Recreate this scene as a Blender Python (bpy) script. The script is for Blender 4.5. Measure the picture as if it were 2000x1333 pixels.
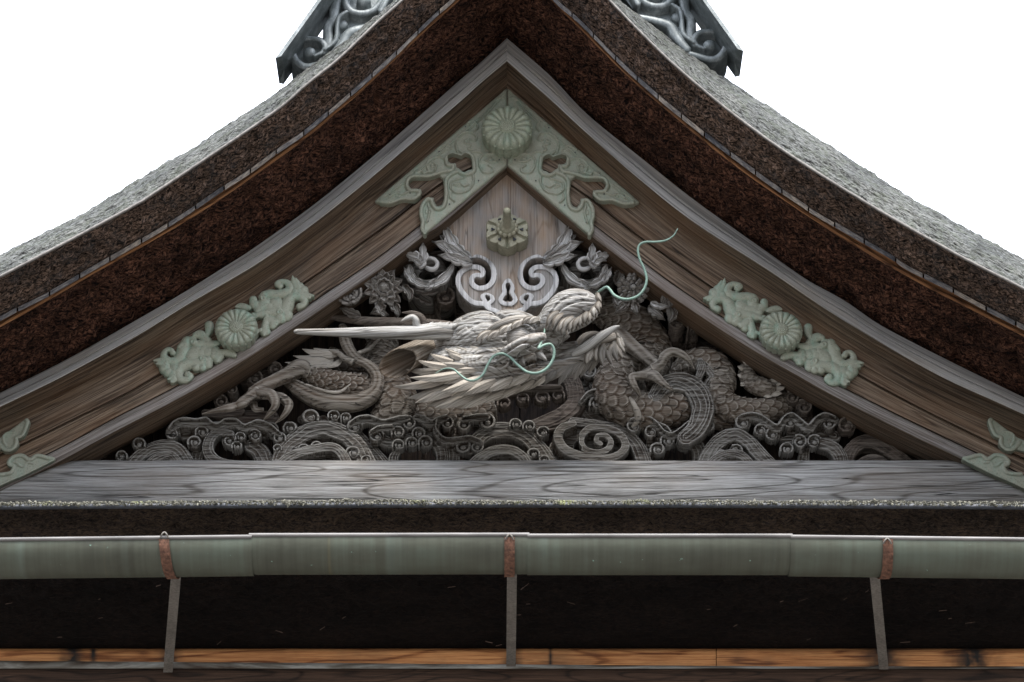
import bpy, math, random
import numpy as np
from mathutils import Vector
random.seed(7)
RNG = np.random.RandomState(11)
D2R = math.radians
scene = bpy.context.scene
for o in list(bpy.data.objects):
    bpy.data.objects.remove(o)

# ------------------------------------------------------------ camera
PITCH = D2R(28.0); DIST = 12.0; FPX = 4800.0          # focal length in pixels of the 2000 px wide photograph
CAM = np.array([0.0, -DIST * math.cos(PITCH), 1.6])
FWD = np.array([0.0, math.cos(PITCH), math.sin(PITCH)])
UPV = np.array([0.0, -math.sin(PITCH), math.cos(PITCH)])
cam = bpy.data.cameras.new('camera')
camo = bpy.data.objects.new('camera', cam)
scene.collection.objects.link(camo)
camo.location = CAM
camo.rotation_euler = (D2R(90) + PITCH, 0, 0)
cam.sensor_width = 36.0
cam.lens = FPX / 2000.0 * 36.0
cam.clip_end = 5000
scene.camera = camo

# ------------------------------------------------------------ world, sun, exposure
SUN_EL, SUN_AZ = D2R(60), D2R(168)      # azimuth measured from +Y clockwise; the sun is high behind the camera
world = bpy.data.worlds.new('World'); scene.world = world
world.use_nodes = True
wt = world.node_tree; wt.nodes.clear()
wo = wt.nodes.new('ShaderNodeOutputWorld')
wb = wt.nodes.new('ShaderNodeBackground'); wb.inputs['Strength'].default_value = 0.12
sk = wt.nodes.new('ShaderNodeTexSky'); sk.sky_type = 'NISHITA'; sk.sun_disc = False
sk.sun_elevation = SUN_EL; sk.sun_rotation = SUN_AZ; sk.dust_density = 3.0; sk.air_density = 1.0
wm = wt.nodes.new('ShaderNodeMixRGB'); wm.inputs['Fac'].default_value = 0.72      # bright veil of cloud over the sky
wm.inputs['Color2'].default_value = (7.6, 7.9, 8.4, 1)
wt.links.new(sk.outputs[0], wm.inputs['Color1'])
wg = wt.nodes.new('ShaderNodeTexCoord'); wx = wt.nodes.new('ShaderNodeSeparateXYZ'); wr = wt.nodes.new('ShaderNodeValToRGB'); wk = wt.nodes.new('ShaderNodeMixRGB')
wt.links.new(wg.outputs['Generated'], wx.inputs[0]); wt.links.new(wx.outputs[2], wr.inputs[0]); wk.blend_type = 'MULTIPLY'; wk.inputs[0].default_value = 1
el = wr.color_ramp.elements; el[0].position = 0.05; el[0].color = (0.10, 0.11, 0.10, 1); el[1].position = 1.0; el[1].color = (1.9, 1.9, 1.95, 1)
e_ = el.new(0.30); e_.color = (0.53, 0.54, 0.56, 1)                    # overcast sky brightest overhead; low band dimmed further to cut frontal light
wt.links.new(wm.outputs[0], wk.inputs['Color1']); wt.links.new(wr.outputs[0], wk.inputs['Color2']); wt.links.new(wk.outputs[0], wb.inputs['Color'])
wt.links.new(wb.outputs[0], wo.inputs['Surface'])
sl = bpy.data.lights.new('sun', 'SUN'); sl.energy = 1.5; sl.angle = D2R(24); sl.color = (1.0, 0.95, 0.87)
slo = bpy.data.objects.new('sun', sl); scene.collection.objects.link(slo)
sd = Vector((math.sin(SUN_AZ) * math.cos(SUN_EL), math.cos(SUN_AZ) * math.cos(SUN_EL), math.sin(SUN_EL)))
slo.rotation_euler = sd.to_track_quat('Z', 'Y').to_euler(); slo.location = (0, -20, 30)
scene.view_settings.view_transform = 'Standard'
scene.view_settings.look = 'None'
scene.view_settings.exposure = 2.0
scene.view_settings.gamma = 1.0
scene.cycles.max_bounces = 6
scene.cycles.diffuse_bounces = 4

# ------------------------------------------------------------ numeric helpers
S = 1.0 / 400.0
def P(px, py, y):
    """point of the plane Y=y (a real vertical plane of the gable) that is measured at this place of the photograph"""
    px = np.asarray(px, float); py = np.asarray(py, float); y = np.asarray(y, float)
    a = (px - 1000.0) / FPX; b = (666.5 - py) / FPX
    dx = a; dy = FWD[1] + UPV[1] * b; dz = FWD[2] + UPV[2] * b
    t = (y - CAM[1]) / dy
    return np.stack(np.broadcast_arrays(CAM[0] + dx * t, y + 0 * t, CAM[2] + dz * t), -1)
def proj(v):
    d = v - CAM
    z = d @ FWD
    return 1000 + FPX * d[:, 0] / z, 666.5 - FPX * (d @ UPV) / z

def catmull(pts, step, closed=False):
    """dense Catmull-Rom through rows of pts; step in the units of the first two columns"""
    p = np.asarray(pts, float)
    n = len(p)
    if n < 3 and not closed:
        L = np.hypot(*(p[-1, :2] - p[0, :2])); m = max(2, int(L / step) + 1)
        t = np.linspace(0, 1, m)[:, None]
        return p[0] * (1 - t) + p[-1] * t
    if closed:
        q = np.vstack([p[-1], p, p[0], p[1]]); segs = n
    else:
        q = np.vstack([2 * p[0] - p[1], p, 2 * p[-1] - p[-2]]); segs = n - 1
    out = []
    for i in range(segs):
        a, b, c, d = q[i], q[i + 1], q[i + 2], q[i + 3]
        m = max(1, int(math.ceil(np.hypot(*(c - b)[:2]) / step)))
        t = (np.arange(m) / m)[:, None]
        out.append(0.5 * (2 * b + (c - a) * t + (2 * a - 5 * b + 4 * c - d) * t * t + (3 * b - a - 3 * c + d) * t ** 3))
    if not closed: out.append(p[-1:])
    return np.vstack(out)
def resample(pts, n):
    d = np.r_[0, np.cumsum(np.hypot(*np.diff(pts[:, :2], axis=0).T))]
    t = np.linspace(0, d[-1], n)
    return np.stack([np.interp(t, d, pts[:, k]) for k in range(pts.shape[1])], 1)
_g = RNG.rand(256, 256)
def vn(x, y):
    x = np.asarray(x, float); y = np.asarray(y, float)
    xi = np.floor(x).astype(int); yi = np.floor(y).astype(int); fx = x - xi; fy = y - yi
    fx = fx * fx * (3 - 2 * fx); fy = fy * fy * (3 - 2 * fy)
    g = lambda a, b: _g[a % 256, b % 256]
    return (g(xi, yi) * (1 - fx) + g(xi + 1, yi) * fx) * (1 - fy) + (g(xi, yi + 1) * (1 - fx) + g(xi + 1, yi + 1) * fx) * fy - 0.5
def fbm(x, y, o=3):
    return sum(vn(x * 2 ** k + 17 * k, y * 2 ** k + 5 * k) / 2 ** k for k in range(o))
def nrm(v): return v / (np.linalg.norm(v, axis=-1, keepdims=True) + 1e-12)

# ------------------------------------------------------------ object helpers
def wloc(o):
    v = np.zeros(3)
    while o is not None:
        v = v + np.array(o.location); o = o.parent
    return v
def tag(o, label=None, cat=None, group=None, kind=None):
    if label: o['label'] = label
    if cat: o['category'] = cat
    if group: o['group'] = group
    if kind: o['kind'] = kind
    return o
def thing(name, label, cat, at, group=None):
    o = bpy.data.objects.new(name, None); o.empty_display_size = 0.1
    scene.collection.objects.link(o); o.location = [float(c) for c in at]
    return tag(o, label, cat, group)
class MB:
    def __init__(s): s.v = []; s.f = []; s.uv = []; s.n = 0
    def add(s, V, F, UV=None):
        V = np.asarray(V, float); F = np.asarray(F, int)
        s.v.append(V); s.f.append(F + s.n)
        s.uv.append(np.zeros((len(V), 2)) if UV is None else np.asarray(UV, float)); s.n += len(V)
    def build(s, name, mat, parent=None, smooth=True, doubles=False):
        V = np.vstack(s.v); UV = np.vstack(s.uv)
        base = wloc(parent) if parent is not None else np.array([(V[:, 0].min() + V[:, 0].max()) / 2, V[:, 1].max(), V[:, 2].min()])
        me = bpy.data.meshes.new(name)
        tri = [f for f in s.f if f.shape[1] == 3]; quad = [f for f in s.f if f.shape[1] == 4]
        me.vertices.add(len(V)); me.vertices.foreach_set('co', (V - base).astype(np.float32).ravel())
        loops = np.concatenate([f.ravel() for f in quad] + [f.ravel() for f in tri])
        nq = sum(len(f) for f in quad); nt = sum(len(f) for f in tri)
        me.loops.add(len(loops)); me.loops.foreach_set('vertex_index', loops.astype(np.int32))
        me.polygons.add(nq + nt)
        st = np.r_[np.arange(nq) * 4, nq * 4 + np.arange(nt) * 3].astype(np.int32)
        me.polygons.foreach_set('loop_start', st)
        me.polygons.foreach_set('loop_total', np.r_[np.full(nq, 4), np.full(nt, 3)].astype(np.int32))
        me.polygons.foreach_set('use_smooth', np.full(nq + nt, smooth))
        uvl = me.uv_layers.new(name='UVMap'); uvl.data.foreach_set('uv', UV[loops].astype(np.float32).ravel())
        me.update(); me.validate()
        me.materials.append(mat)
        o = bpy.data.objects.new(name, me); scene.collection.objects.link(o)
        if parent is not None: o.parent = parent
        else: o.location = base
        return o
    def box(s, a, b):
        (x0, y0, z0), (x1, y1, z1) = a, b
        V = [(x0, y0, z0), (x1, y0, z0), (x1, y1, z0), (x0, y1, z0), (x0, y0, z1), (x1, y0, z1), (x1, y1, z1), (x0, y1, z1)]
        F = [(0, 3, 2, 1), (4, 5, 6, 7), (0, 1, 5, 4), (1, 2, 6, 5), (2, 3, 7, 6), (3, 0, 4, 7)]
        UV = [(v[0], v[2] + v[1]) for v in V]
        s.add(V, F, UV)
    def grid(s, G, UV=None, closed_u=False):
        """G: (n, m, 3) grid of points -> quads"""
        n, m = G.shape[:2]
        idx = np.arange(n * m).reshape(n, m)
        if closed_u: idx = np.concatenate([idx, idx[:, :1]], 1)
        F = np.stack([idx[:-1, :-1], idx[1:, :-1], idx[1:, 1:], idx[:-1, 1:]], -1).reshape(-1, 4)
        s.add(G.reshape(-1, 3), F, None if UV is None else UV.reshape(-1, 2))
    def ball(s, c, r, n=14, rr=None):
        """ellipsoid; c world, r radii (x,y,z)"""
        r = np.array([r, r, r]) if np.isscalar(r) else np.array(r)
        th = np.linspace(0.001, math.pi - 0.001, n); ph = np.linspace(0, 2 * math.pi, 2 * n, endpoint=False)
        T, Q = np.meshgrid(th, ph, indexing='ij')
        G = np.stack([np.sin(T) * np.cos(Q), np.sin(T) * np.sin(Q), np.cos(T)], -1) * r + np.asarray(c)
        s.grid(G, np.stack([Q * r[0], T * r[0]], -1), True)
FRONT = np.array([0, -1.0, 0])
def sweep(mb, pts, n=14, step=3.0, flat=1.0, disp=None, ends=True):
    """tapered tube through (px, py, depth, radius px)"""
    p = catmull(pts, step)
    W = P(p[:, 0], p[:, 1], p[:, 2]); r = np.maximum(p[:, 3], 0.05) * S
    T = nrm(np.gradient(W, axis=0))
    sd_ = np.cross(T, FRONT); l = np.linalg.norm(sd_, axis=1)
    for i in range(len(sd_)):
        if l[i] < 0.15 and i > 0: sd_[i] = sd_[i - 1]
    sd_ = nrm(sd_ - (sd_ * T).sum(1)[:, None] * T); fr = np.cross(sd_, T)
    fr = fr * np.sign((fr @ FRONT) + 1e-6)[:, None]
    th = np.linspace(0, 2 * math.pi, n, endpoint=False)
    u = np.r_[0, np.cumsum(np.linalg.norm(np.diff(W, axis=0), axis=1))]
    U, TH = np.meshgrid(u, th, indexing='ij')
    R = np.repeat(r[:, None], n, 1)
    k = np.ones_like(R) if disp is None else 1 + disp(U, TH, R)
    G = W[:, None, :] + sd_[:, None, :] * (R * k * np.cos(TH))[..., None] + fr[:, None, :] * (R * k * flat * np.sin(TH))[..., None]
    UV = np.stack([U, TH * R], -1)
    if ends:
        G = np.concatenate([np.repeat(W[:1, None], n, 1), G, np.repeat(W[-1:, None], n, 1)], 0)
        UV = np.concatenate([UV[:1], UV, UV[-1:]], 0)
    mb.grid(G, UV, True)
def scales(size=18.0, amp=0.16, off=0.0):
    sz = size * S
    def f(U, TH, R):
        nrow = np.maximum(6, np.round(2 * math.pi * np.mean(R) / (sz * 1.0)))
        u = U / (sz * 0.62) + off; v = TH / (2 * math.pi) * nrow
        h = np.zeros_like(u)
        i0 = np.floor(u)
        for di in (-2, -1, 0):
            i = i0 + di; a = (u - i) / 1.9
            c = (i % 2) * 0.5
            b = (v - c) - np.round(v - c)
            wd = 0.56 * np.sqrt(np.clip(1 - np.clip((a - 0.45) / 0.55, 0, 1) ** 2, 0, 1))
            inside = (np.abs(b) < wd) & (a >= 0) & (a < 1)
            edge = np.clip((wd - np.abs(b)) / 0.10, 0, 1)
            hh = np.where(inside, (0.25 + 0.75 * a) * (0.55 + 0.45 * edge) + 0.12 * np.sqrt(np.clip(1 - (b / 0.5) ** 2, 0, 1)) - 0.10 * np.exp(-(b / 0.06) ** 2) * 0, 0)
            h = np.maximum(h, hh)
        return (h - 0.5) * amp * (18.0 * S / np.maximum(R, 8 * S)) * (size / 18.0)
    return f
def blade(mb, bx, by, tx, ty, w, y, y2=None, bend=0.12, flat=0.45, n=4):
    """one carved lock: a pointed, ridged, slightly bent blade"""
    y2 = y - 0.02 if y2 is None else y2
    dx, dy = tx - bx, ty - by; L = math.hypot(dx, dy)
    nx, ny = -dy / L, dx / L
    pts = []
    for t, r in ((0, .5), (.25, .95), (.5, 1.0), (.72, .72), (.88, .4), (1, .04)):
        o = bend * L * math.sin(math.pi * t) 
        pts.append((bx + dx * t + nx * o, by + dy * t + ny * o, y + (y2 - y) * t - 0.012 * math.sin(math.pi * t), w * r))
    def rid(U, TH, R):
        return 0.28 * np.abs(np.sin(TH)) ** 6 + 0.05 * np.cos(TH * 8)
    sweep(mb, pts, n=n, step=4.0, flat=flat, disp=rid if n > 6 else None)

# ------------------------------------------------------------ carved relief: a height field in the gable plane
class Relief:
    def __init__(s, res=1.0): s.ops = []; s.res = res * S
    def stroke(s, pts, k=0.6, groove=0, amp=0.12, rim=0.0, step=3.0, closed=False):
        p = catmull(pts, step, closed)
        if closed: p = np.vstack([p, p[:1]])
        s.ops.append(('s', p, k, groove, amp, rim)); return s
    def disc(s, x, y, d, r, k=0.7, dish=0.0):
        s.ops.append(('d', (x, y, d, r), k, dish)); return s
    def poly(s, pts, d, bevel=3.0, drop=0.012, step=4.0, smooth=True):
        p = catmull(pts, step, True) if smooth else np.asarray(pts, float)
        s.ops.append(('p', p, d, bevel, drop)); return s
    def cut(s, pts, step=3.0, d=0.0, smooth=True):
        p = catmull(pts, step, True) if smooth else np.asarray(pts, float)
        s.ops.append(('c', p, d)); return s
    def curl(s, cx, cy, R, y, a0=200, sgn=1, turns=1.25, knob=True):
        """foam scroll: raised spiral rim round a dished face with a round knob"""
        s.disc(cx, cy, y + 0.030, R * 0.98, 0.25)
        pts = []
        for i in range(13):
            t = i / 12; a = D2R(a0 + sgn * 360 * turns * t); r = R * (1 - 0.55 * t)
            pts.append((cx + r * math.cos(a), cy - r * math.sin(a) * 0.92, y + 0.004 + 0.012 * t, max(1.5, R * 0.15)))
        s.stroke(pts, k=0.9, step=2.0)
        if knob: s.disc(cx + R * 0.10, cy + R * 0.14, y + 0.004, R * 0.34, .9)
        return s
    def build(s, name, mat, parent=None, back=0.05, xf=None, noise=0.0, maxt=9.0):
        X0 = []; 
        def W(px, py, d): return P(px, py, d)[..., [0, 2]]
        conv = []
        for op in s.ops:
            if op[0] == 's':
                p = op[1]
                if xf: p = np.column_stack([*xf(p[:, 0], p[:, 1]), p[:, 2:]])
                w = W(p[:, 0], p[:, 1], p[:, 2]); r = p[:, 3] * S
                conv.append(('s', w, -p[:, 2], r) + op[2:]); X0 += [w.min(0) - r.max(), w.max(0) + r.max()]
            elif op[0] == 'd':
                x, y, d, r = op[1]
                if xf: x, y = xf(x, y)
                w = W(x, y, d); conv.append(('d', w, -d, r * S) + op[2:]); X0 += [w - r * S, w + r * S]
            else:
                p = op[1]; d = op[2]
                if xf: p = np.column_stack(xf(p[:, 0], p[:, 1]))
                w = W(p[:, 0], p[:, 1], d)
                conv.append((op[0], w) + op[2:])
                if op[0] == 'p': X0 += [w.min(0), w.max(0)]
        X0 = np.array(X0); lo = X0.min(0) - 3 * s.res; hi = X0.max(0) + 3 * s.res
        nx, nz = (np.ceil((hi - lo) / s.res)).astype(int) + 1
        xs = lo[0] + np.arange(nx) * s.res; zs = lo[1] + np.arange(nz) * s.res
        H = np.full((nz, nx), -np.inf)
        def win(a, b):
            i0 = max(0, int((a[0] - lo[0]) / s.res)); i1 = min(nx, int((b[0] - lo[0]) / s.res) + 2)
            j0 = max(0, int((a[1] - lo[1]) / s.res)); j1 = min(nz, int((b[1] - lo[1]) / s.res) + 2)
            return slice(j0, j1), slice(i0, i1)
        def inside(poly, X, Z):
            c = np.zeros(X.shape, bool)
            a = poly; b = np.roll(poly, -1, 0)
            for (xa, za), (xb, zb) in zip(a, b):
                if za == zb: continue
                c ^= ((za > Z) != (zb > Z)) & (X < (xb - xa) * (Z - za) / (zb - za) + xa)
            return c
        for op in conv:
            if op[0] == 's':
                _, w, h, r, k, groove, amp, rim = op
                Q = np.full(H.shape, 9.0); SG = np.zeros(H.shape); HC = np.zeros(H.shape); RR = np.ones(H.shape); AL = np.zeros(H.shape)
                al = 0
                for i in range(len(w) - 1):
                    a, b = w[i], w[i + 1]; rm = max(r[i], r[i + 1])
                    sl_ = win(np.minimum(a, b) - rm, np.maximum(a, b) + rm)
                    X, Z = np.meshgrid(xs[sl_[1]], zs[sl_[0]])
                    ab = b - a; L2 = max(ab @ ab, 1e-12)
                    t = np.clip(((X - a[0]) * ab[0] + (Z - a[1]) * ab[1]) / L2, 0, 1)
                    ex = X - a[0] - t * ab[0]; ez = Z - a[1] - t * ab[1]
                    d = np.hypot(ex, ez); rr = r[i] + (r[i + 1] - r[i]) * t
                    q = d / np.maximum(rr, 1e-6)
                    m = q < Q[sl_]
                    sg = np.sign(ab[0] * ez - ab[1] * ex)
                    for A, val in ((Q, q), (SG, sg * q), (HC, h[i] + (h[i + 1] - h[i]) * t), (RR, rr), (AL, al + t * math.sqrt(L2))):
                        A[sl_] = np.where(m, val, A[sl_])
                    al += math.sqrt(L2)
                m = Q < 1
                hh = HC - RR * k * (1 - np.sqrt(np.clip(1 - Q * Q, 0, 1)))
                if groove:
                    wob = 0.35 * vn(AL / (26 * S), SG * 1.5 + 40)
                    sw = (((SG + wob) * np.where(SG + wob < 0, -1, 1)) * groove / 2) % 1.0
                    hh = hh + RR * amp * (np.where(sw < .82, sw / .82, (1 - sw) / .18) ** 1.2) * (0.7 + 1.0 * vn(AL / (22 * S), 3.0 + np.floor(SG * groove / 2))) - RR * amp
                if rim:
                    hh = hh + RR * rim * np.exp(-((Q - 0.86) / 0.13) ** 2)
                H = np.where(m, np.maximum(H, hh), H)
            elif op[0] == 'd':
                _, w, h, r, k, dish = op
                sl_ = win(w - r, w + r); X, Z = np.meshgrid(xs[sl_[1]], zs[sl_[0]])
                q = np.hypot(X - w[0], Z - w[1]) / r
                hh = h - r * k * (1 - np.sqrt(np.clip(1 - q * q, 0, 1))) - dish * r * np.clip(1 - (q / 0.75) ** 2, 0, 1)
                H[sl_] = np.where(q < 1, np.maximum(H[sl_], hh), H[sl_])
            elif op[0] == 'p':
                _, w, d, bevel, drop = op
                sl_ = win(w.min(0), w.max(0)); X, Z = np.meshgrid(xs[sl_[1]], zs[sl_[0]])
                ins = inside(w, X, Z)
                hh = np.full(X.shape, -d)
                if bevel:
                    dm = np.full(X.shape, 9.0); bw = bevel * S
                    a = w; b = np.roll(w, -1, 0)
                    for A, B in zip(a, b):
                        ss = (slice(max(0, int((min(A[1], B[1]) - bw - zs[sl_[0]][0]) / s.res)), max(0, int((max(A[1], B[1]) + bw - zs[sl_[0]][0]) / s.res) + 2)),
                              slice(max(0, int((min(A[0], B[0]) - bw - xs[sl_[1]][0]) / s.res)), max(0, int((max(A[0], B[0]) + bw - xs[sl_[1]][0]) / s.res) + 2)))
                        x_, z_ = X[ss], Z[ss]
                        if x_.size == 0: continue
                        ab = B - A; t = np.clip(((x_ - A[0]) * ab[0] + (z_ - A[1]) * ab[1]) / max(ab @ ab, 1e-12), 0, 1)
                        dm[ss] = np.minimum(dm[ss], np.hypot(x_ - A[0] - t * ab[0], z_ - A[1] - t * ab[1]))
                    e = np.clip(dm / bw, 0, 1)
                    hh = hh - drop * (1 - np.sqrt(1 - (1 - e) ** 2))
                H[sl_] = np.where(ins, np.maximum(H[sl_], hh), H[sl_])
            else:
                w = op[1]; sl_ = win(w.min(0), w.max(0)); X, Z = np.meshgrid(xs[sl_[1]], zs[sl_[0]])
                H[sl_] = np.where(inside(w, X, Z), -np.inf, H[sl_])
        ok = np.isfinite(H)
        XX, ZZ = np.meshgrid(xs, zs)
        if noise: H = H + noise * fbm(XX / 0.05, ZZ / 0.012, 3)
        cell = ok[:-1, :-1] & ok[1:, :-1] & ok[:-1, 1:] & ok[1:, 1:]
        used = np.zeros(ok.shape, bool)
        used[:-1, :-1] |= cell; used[1:, :-1] |= cell; used[:-1, 1:] |= cell; used[1:, 1:] |= cell
        idx = -np.ones(ok.shape, int); idx[used] = np.arange(used.sum())
        V = np.stack([XX[used], -H[used], ZZ[used]], 1)
        F = np.stack([idx[:-1, :-1], idx[:-1, 1:], idx[1:, 1:], idx[1:, :-1]], -1)[cell]
        mb = MB(); mb.add(V, F, V[:, [0, 2]])
        # side walls back to depth `back`
        c = np.pad(cell, 1); E = []
        J, I = np.nonzero(cell)
        for dj, di, a, b in ((-1, 0, (0, 0), (0, 1)), (1, 0, (1, 1), (1, 0)), (0, -1, (1, 0), (0, 0)), (0, 1, (0, 1), (1, 1))):
            m = ~c[J + 1 + dj, I + 1 + di]
            E.append(np.stack([idx[J[m] + a[0], I[m] + a[1]], idx[J[m] + b[0], I[m] + b[1]]], 1))
        E = np.vstack(E)
        A = V[E[:, 0]]; B = V[E[:, 1]]
        A2 = A.copy(); B2 = B.copy(); A2[:, 1] = np.clip(back, A[:, 1] + 0.004, A[:, 1] + maxt); B2[:, 1] = np.clip(back, B[:, 1] + 0.004, B[:, 1] + maxt)
        n = len(E); VV = np.vstack([A, B, B2, A2]); ar = np.arange(n)
        mb.add(VV, np.stack([ar, ar + n, ar + 2 * n, ar + 3 * n][::-1], 1), VV[:, [0, 2]] + VV[:, [1, 1]])
        return mb.build(name, mat, parent)

# ------------------------------------------------------------ materials
class NT:
    def __init__(s, name):
        s.m = bpy.data.materials.new(name); s.m.use_nodes = True; s.t = s.m.node_tree; s.t.nodes.clear()
        s.out = s.n('ShaderNodeOutputMaterial'); s.b = s.n('ShaderNodeBsdfPrincipled'); s.l(s.b.outputs[0], s.out.inputs[0])
        s.tc = s.n('ShaderNodeTexCoord')
    def n(s, t): return s.t.nodes.new(t)
    def l(s, a, b): s.t.links.new(a, b)
    def setin(s, sock, v):
        if hasattr(v, 'links') or hasattr(v, 'is_linked'): s.l(v, sock)
        else: sock.default_value = v
    def mapping(s, vec, scale=(1, 1, 1), rot=(0, 0, 0), loc=(0, 0, 0)):
        m = s.n('ShaderNodeMapping'); s.l(vec, m.inputs[0])
        m.inputs['Scale'].default_value = scale; m.inputs['Rotation'].default_value = rot; m.inputs['Location'].default_value = loc
        return m.outputs[0]
    def noise(s, vec, scale=1, detail=4, rough=0.55, dist=0.0):
        m = s.n('ShaderNodeTexNoise'); s.l(vec, m.inputs['Vector'])
        m.inputs['Scale'].default_value = scale; m.inputs['Detail'].default_value = detail
        m.inputs['Roughness'].default_value = rough; m.inputs['Distortion'].default_value = dist
        return m.outputs['Fac']
    def voro(s, vec, scale=1, feat='F1'):
        m = s.n('ShaderNodeTexVoronoi'); m.feature = feat; s.l(vec, m.inputs['Vector']); m.inputs['Scale'].default_value = scale
        return m.outputs['Distance'], m.outputs['Color'] if feat == 'F1' else None
    def math(s, op, a, b=0.0, c=None):
        m = s.n('ShaderNodeMath'); m.operation = op; s.setin(m.inputs[0], a); s.setin(m.inputs[1], b)
        if c is not None: s.setin(m.inputs[2], c)
        return m.outputs[0]
    def ramp(s, fac, stops):
        m = s.n('ShaderNodeValToRGB'); s.l(fac, m.inputs[0]); e = m.color_ramp.elements
        while len(e) < len(stops): e.new(0.5)
        for el, (p, c) in zip(e, stops):
            el.position = p; el.color = (*c, 1) if len(c) == 3 else c
        return m.outputs[0]
    def rng(s, v, a, b, c=0.0, d=1.0):
        m = s.n('ShaderNodeMapRange'); s.l(v, m.inputs[0])
        for i, x in enumerate((a, b, c, d)): m.inputs[i + 1].default_value = x
        return m.outputs[0]
    def mix(s, f, a, b, mode='MIX'):
        m = s.n('ShaderNodeMixRGB'); m.blend_type = mode
        s.setin(m.inputs[0], f)
        for i, v in ((1, a), (2, b)):
            if isinstance(v, tuple): m.inputs[i].default_value = (*v, 1)
            else: s.l(v, m.inputs[i])
        return m.outputs[0]
    def bump(s, h, strength=0.5, dist=0.01, prev=None):
        m = s.n('ShaderNodeBump'); s.l(h, m.inputs['Height']); m.inputs['Strength'].default_value = strength
        m.inputs['Distance'].default_value = dist
        if prev is not None: s.l(prev, m.inputs['Normal'])
        return m.outputs[0]
    def done(s, col, rough=0.8, normal=None, spec=0.3, metal=0.0):
        s.setin(s.b.inputs['Base Color'], col if not isinstance(col, tuple) else (*col, 1))
        s.setin(s.b.inputs['Roughness'], rough)
        s.b.inputs['Specular IOR Level'].default_value = spec; s.b.inputs['Metallic'].default_value = metal
        if normal is not None: s.l(normal, s.b.inputs['Normal'])
        return s.m
def wood(name, dark, mid, light, tint=None, coord='uv', freq=1.0, rings=14, bump=0.6, crack=0.5, vertical=False, tint_amt=0.6, rough=0.78, wear_light=0.0, tint_lo=0.5, spec=0.3, island=0.0, thin=9.0, low_s=(0.9, 5.5)):
    t = NT(name)
    if coord == 'uv': v = t.tc.outputs['UV']
    else:
        v = t.mapping(t.tc.outputs['Object'], (1, 0.28, 1))
        if vertical: v = t.mapping(v, rot=(0, math.pi / 2, 0))
    low = t.noise(t.mapping(v, (low_s[0] * freq, low_s[1] * freq, low_s[1] * freq)), 1, 2, 0.45, 0.25)
    ring = t.math('SINE', t.math('MULTIPLY', low, rings * 6.28))
    ring = t.rng(ring, -1, 1)
    sharp = t.math('POWER', ring, thin)
    fib = t.noise(t.mapping(v, (3.5 * freq, 150 * freq, 150 * freq)), 1, 4, 0.8)
    fib2 = t.noise(t.mapping(v, (1.1 * freq, 62 * freq, 62 * freq)), 1, 5, 0.7)
    blot = t.noise(t.mapping(v, (1.2, 3.0, 3.0)), 1.6, 4, 0.6)
    ck = t.noise(t.mapping(v, (0.7 * freq, 34 * freq, 34 * freq), loc=(3, 7, 1)), 1, 2, 0.5, 0.2)
    ck = t.math('ABSOLUTE', t.math('SUBTRACT', ck, 0.5)); ck = t.rng(ck, 0.0, 0.012, 1, 0)
    ckm = t.rng(t.noise(t.mapping(v, (1.6, 9, 9)), 1.3, 2), 0.42, 0.55)
    ck = t.math('MULTIPLY', t.math('MULTIPLY', ck, ckm), crack)
    f = t.math('ADD', t.math('MULTIPLY', fib, 0.55), t.math('MULTIPLY', fib2, 0.45))
    f = t.math('SUBTRACT', f, t.math('MULTIPLY', sharp, 0.12))
    col = t.ramp(f, [(0.36, dark), (0.465, mid), (0.575, light)])
    if tint:
        col = t.mix(t.math('MULTIPLY', t.rng(blot, tint_lo - 0.06, tint_lo + 0.14), tint_amt), col, t.mix(0.6, col, tint, 'MIX'))
    big = t.noise(t.mapping(v, (0.7, 1.4, 1.4), loc=(5, 2, 9)), 1, 3)
    col = t.mix(1.0, col, t.ramp(big, [(0.3, (0.82, 0.82, 0.82)), (0.7, (1.15, 1.14, 1.12))]), 'MULTIPLY')
    if island:
        gi = t.n('ShaderNodeNewGeometry')
        col = t.mix(1.0, col, t.ramp(gi.outputs['Random Per Island'], [(0, (1 - island,) * 3), (0.5, (1.0, 0.95, 0.9)), (1, (1 + island * .7,) * 3)]), 'MULTIPLY')
    if wear_light:  # bleached ridges; light-dark contrast of the relief also put into colour
        g = t.n('ShaderNodeNewGeometry')
        pt = t.rng(g.outputs['Pointiness'], 0.495, 0.57)
        col = t.mix(t.math('MULTIPLY', pt, wear_light), col, tuple(min(1, c * 1.7) for c in light))
    col = t.mix(ck, col, tuple(c * 0.25 for c in dark))
    hgt = t.math('SUBTRACT', t.math('ADD', t.math('MULTIPLY', fib2, 0.8), t.math('MULTIPLY', fib, 0.5)), t.math('ADD', t.math('MULTIPLY', sharp, 0.30), t.math('MULTIPLY', ck, 1.6)))
    return t.done(col, rough, t.bump(hgt, bump, 0.006), spec=spec)
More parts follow.
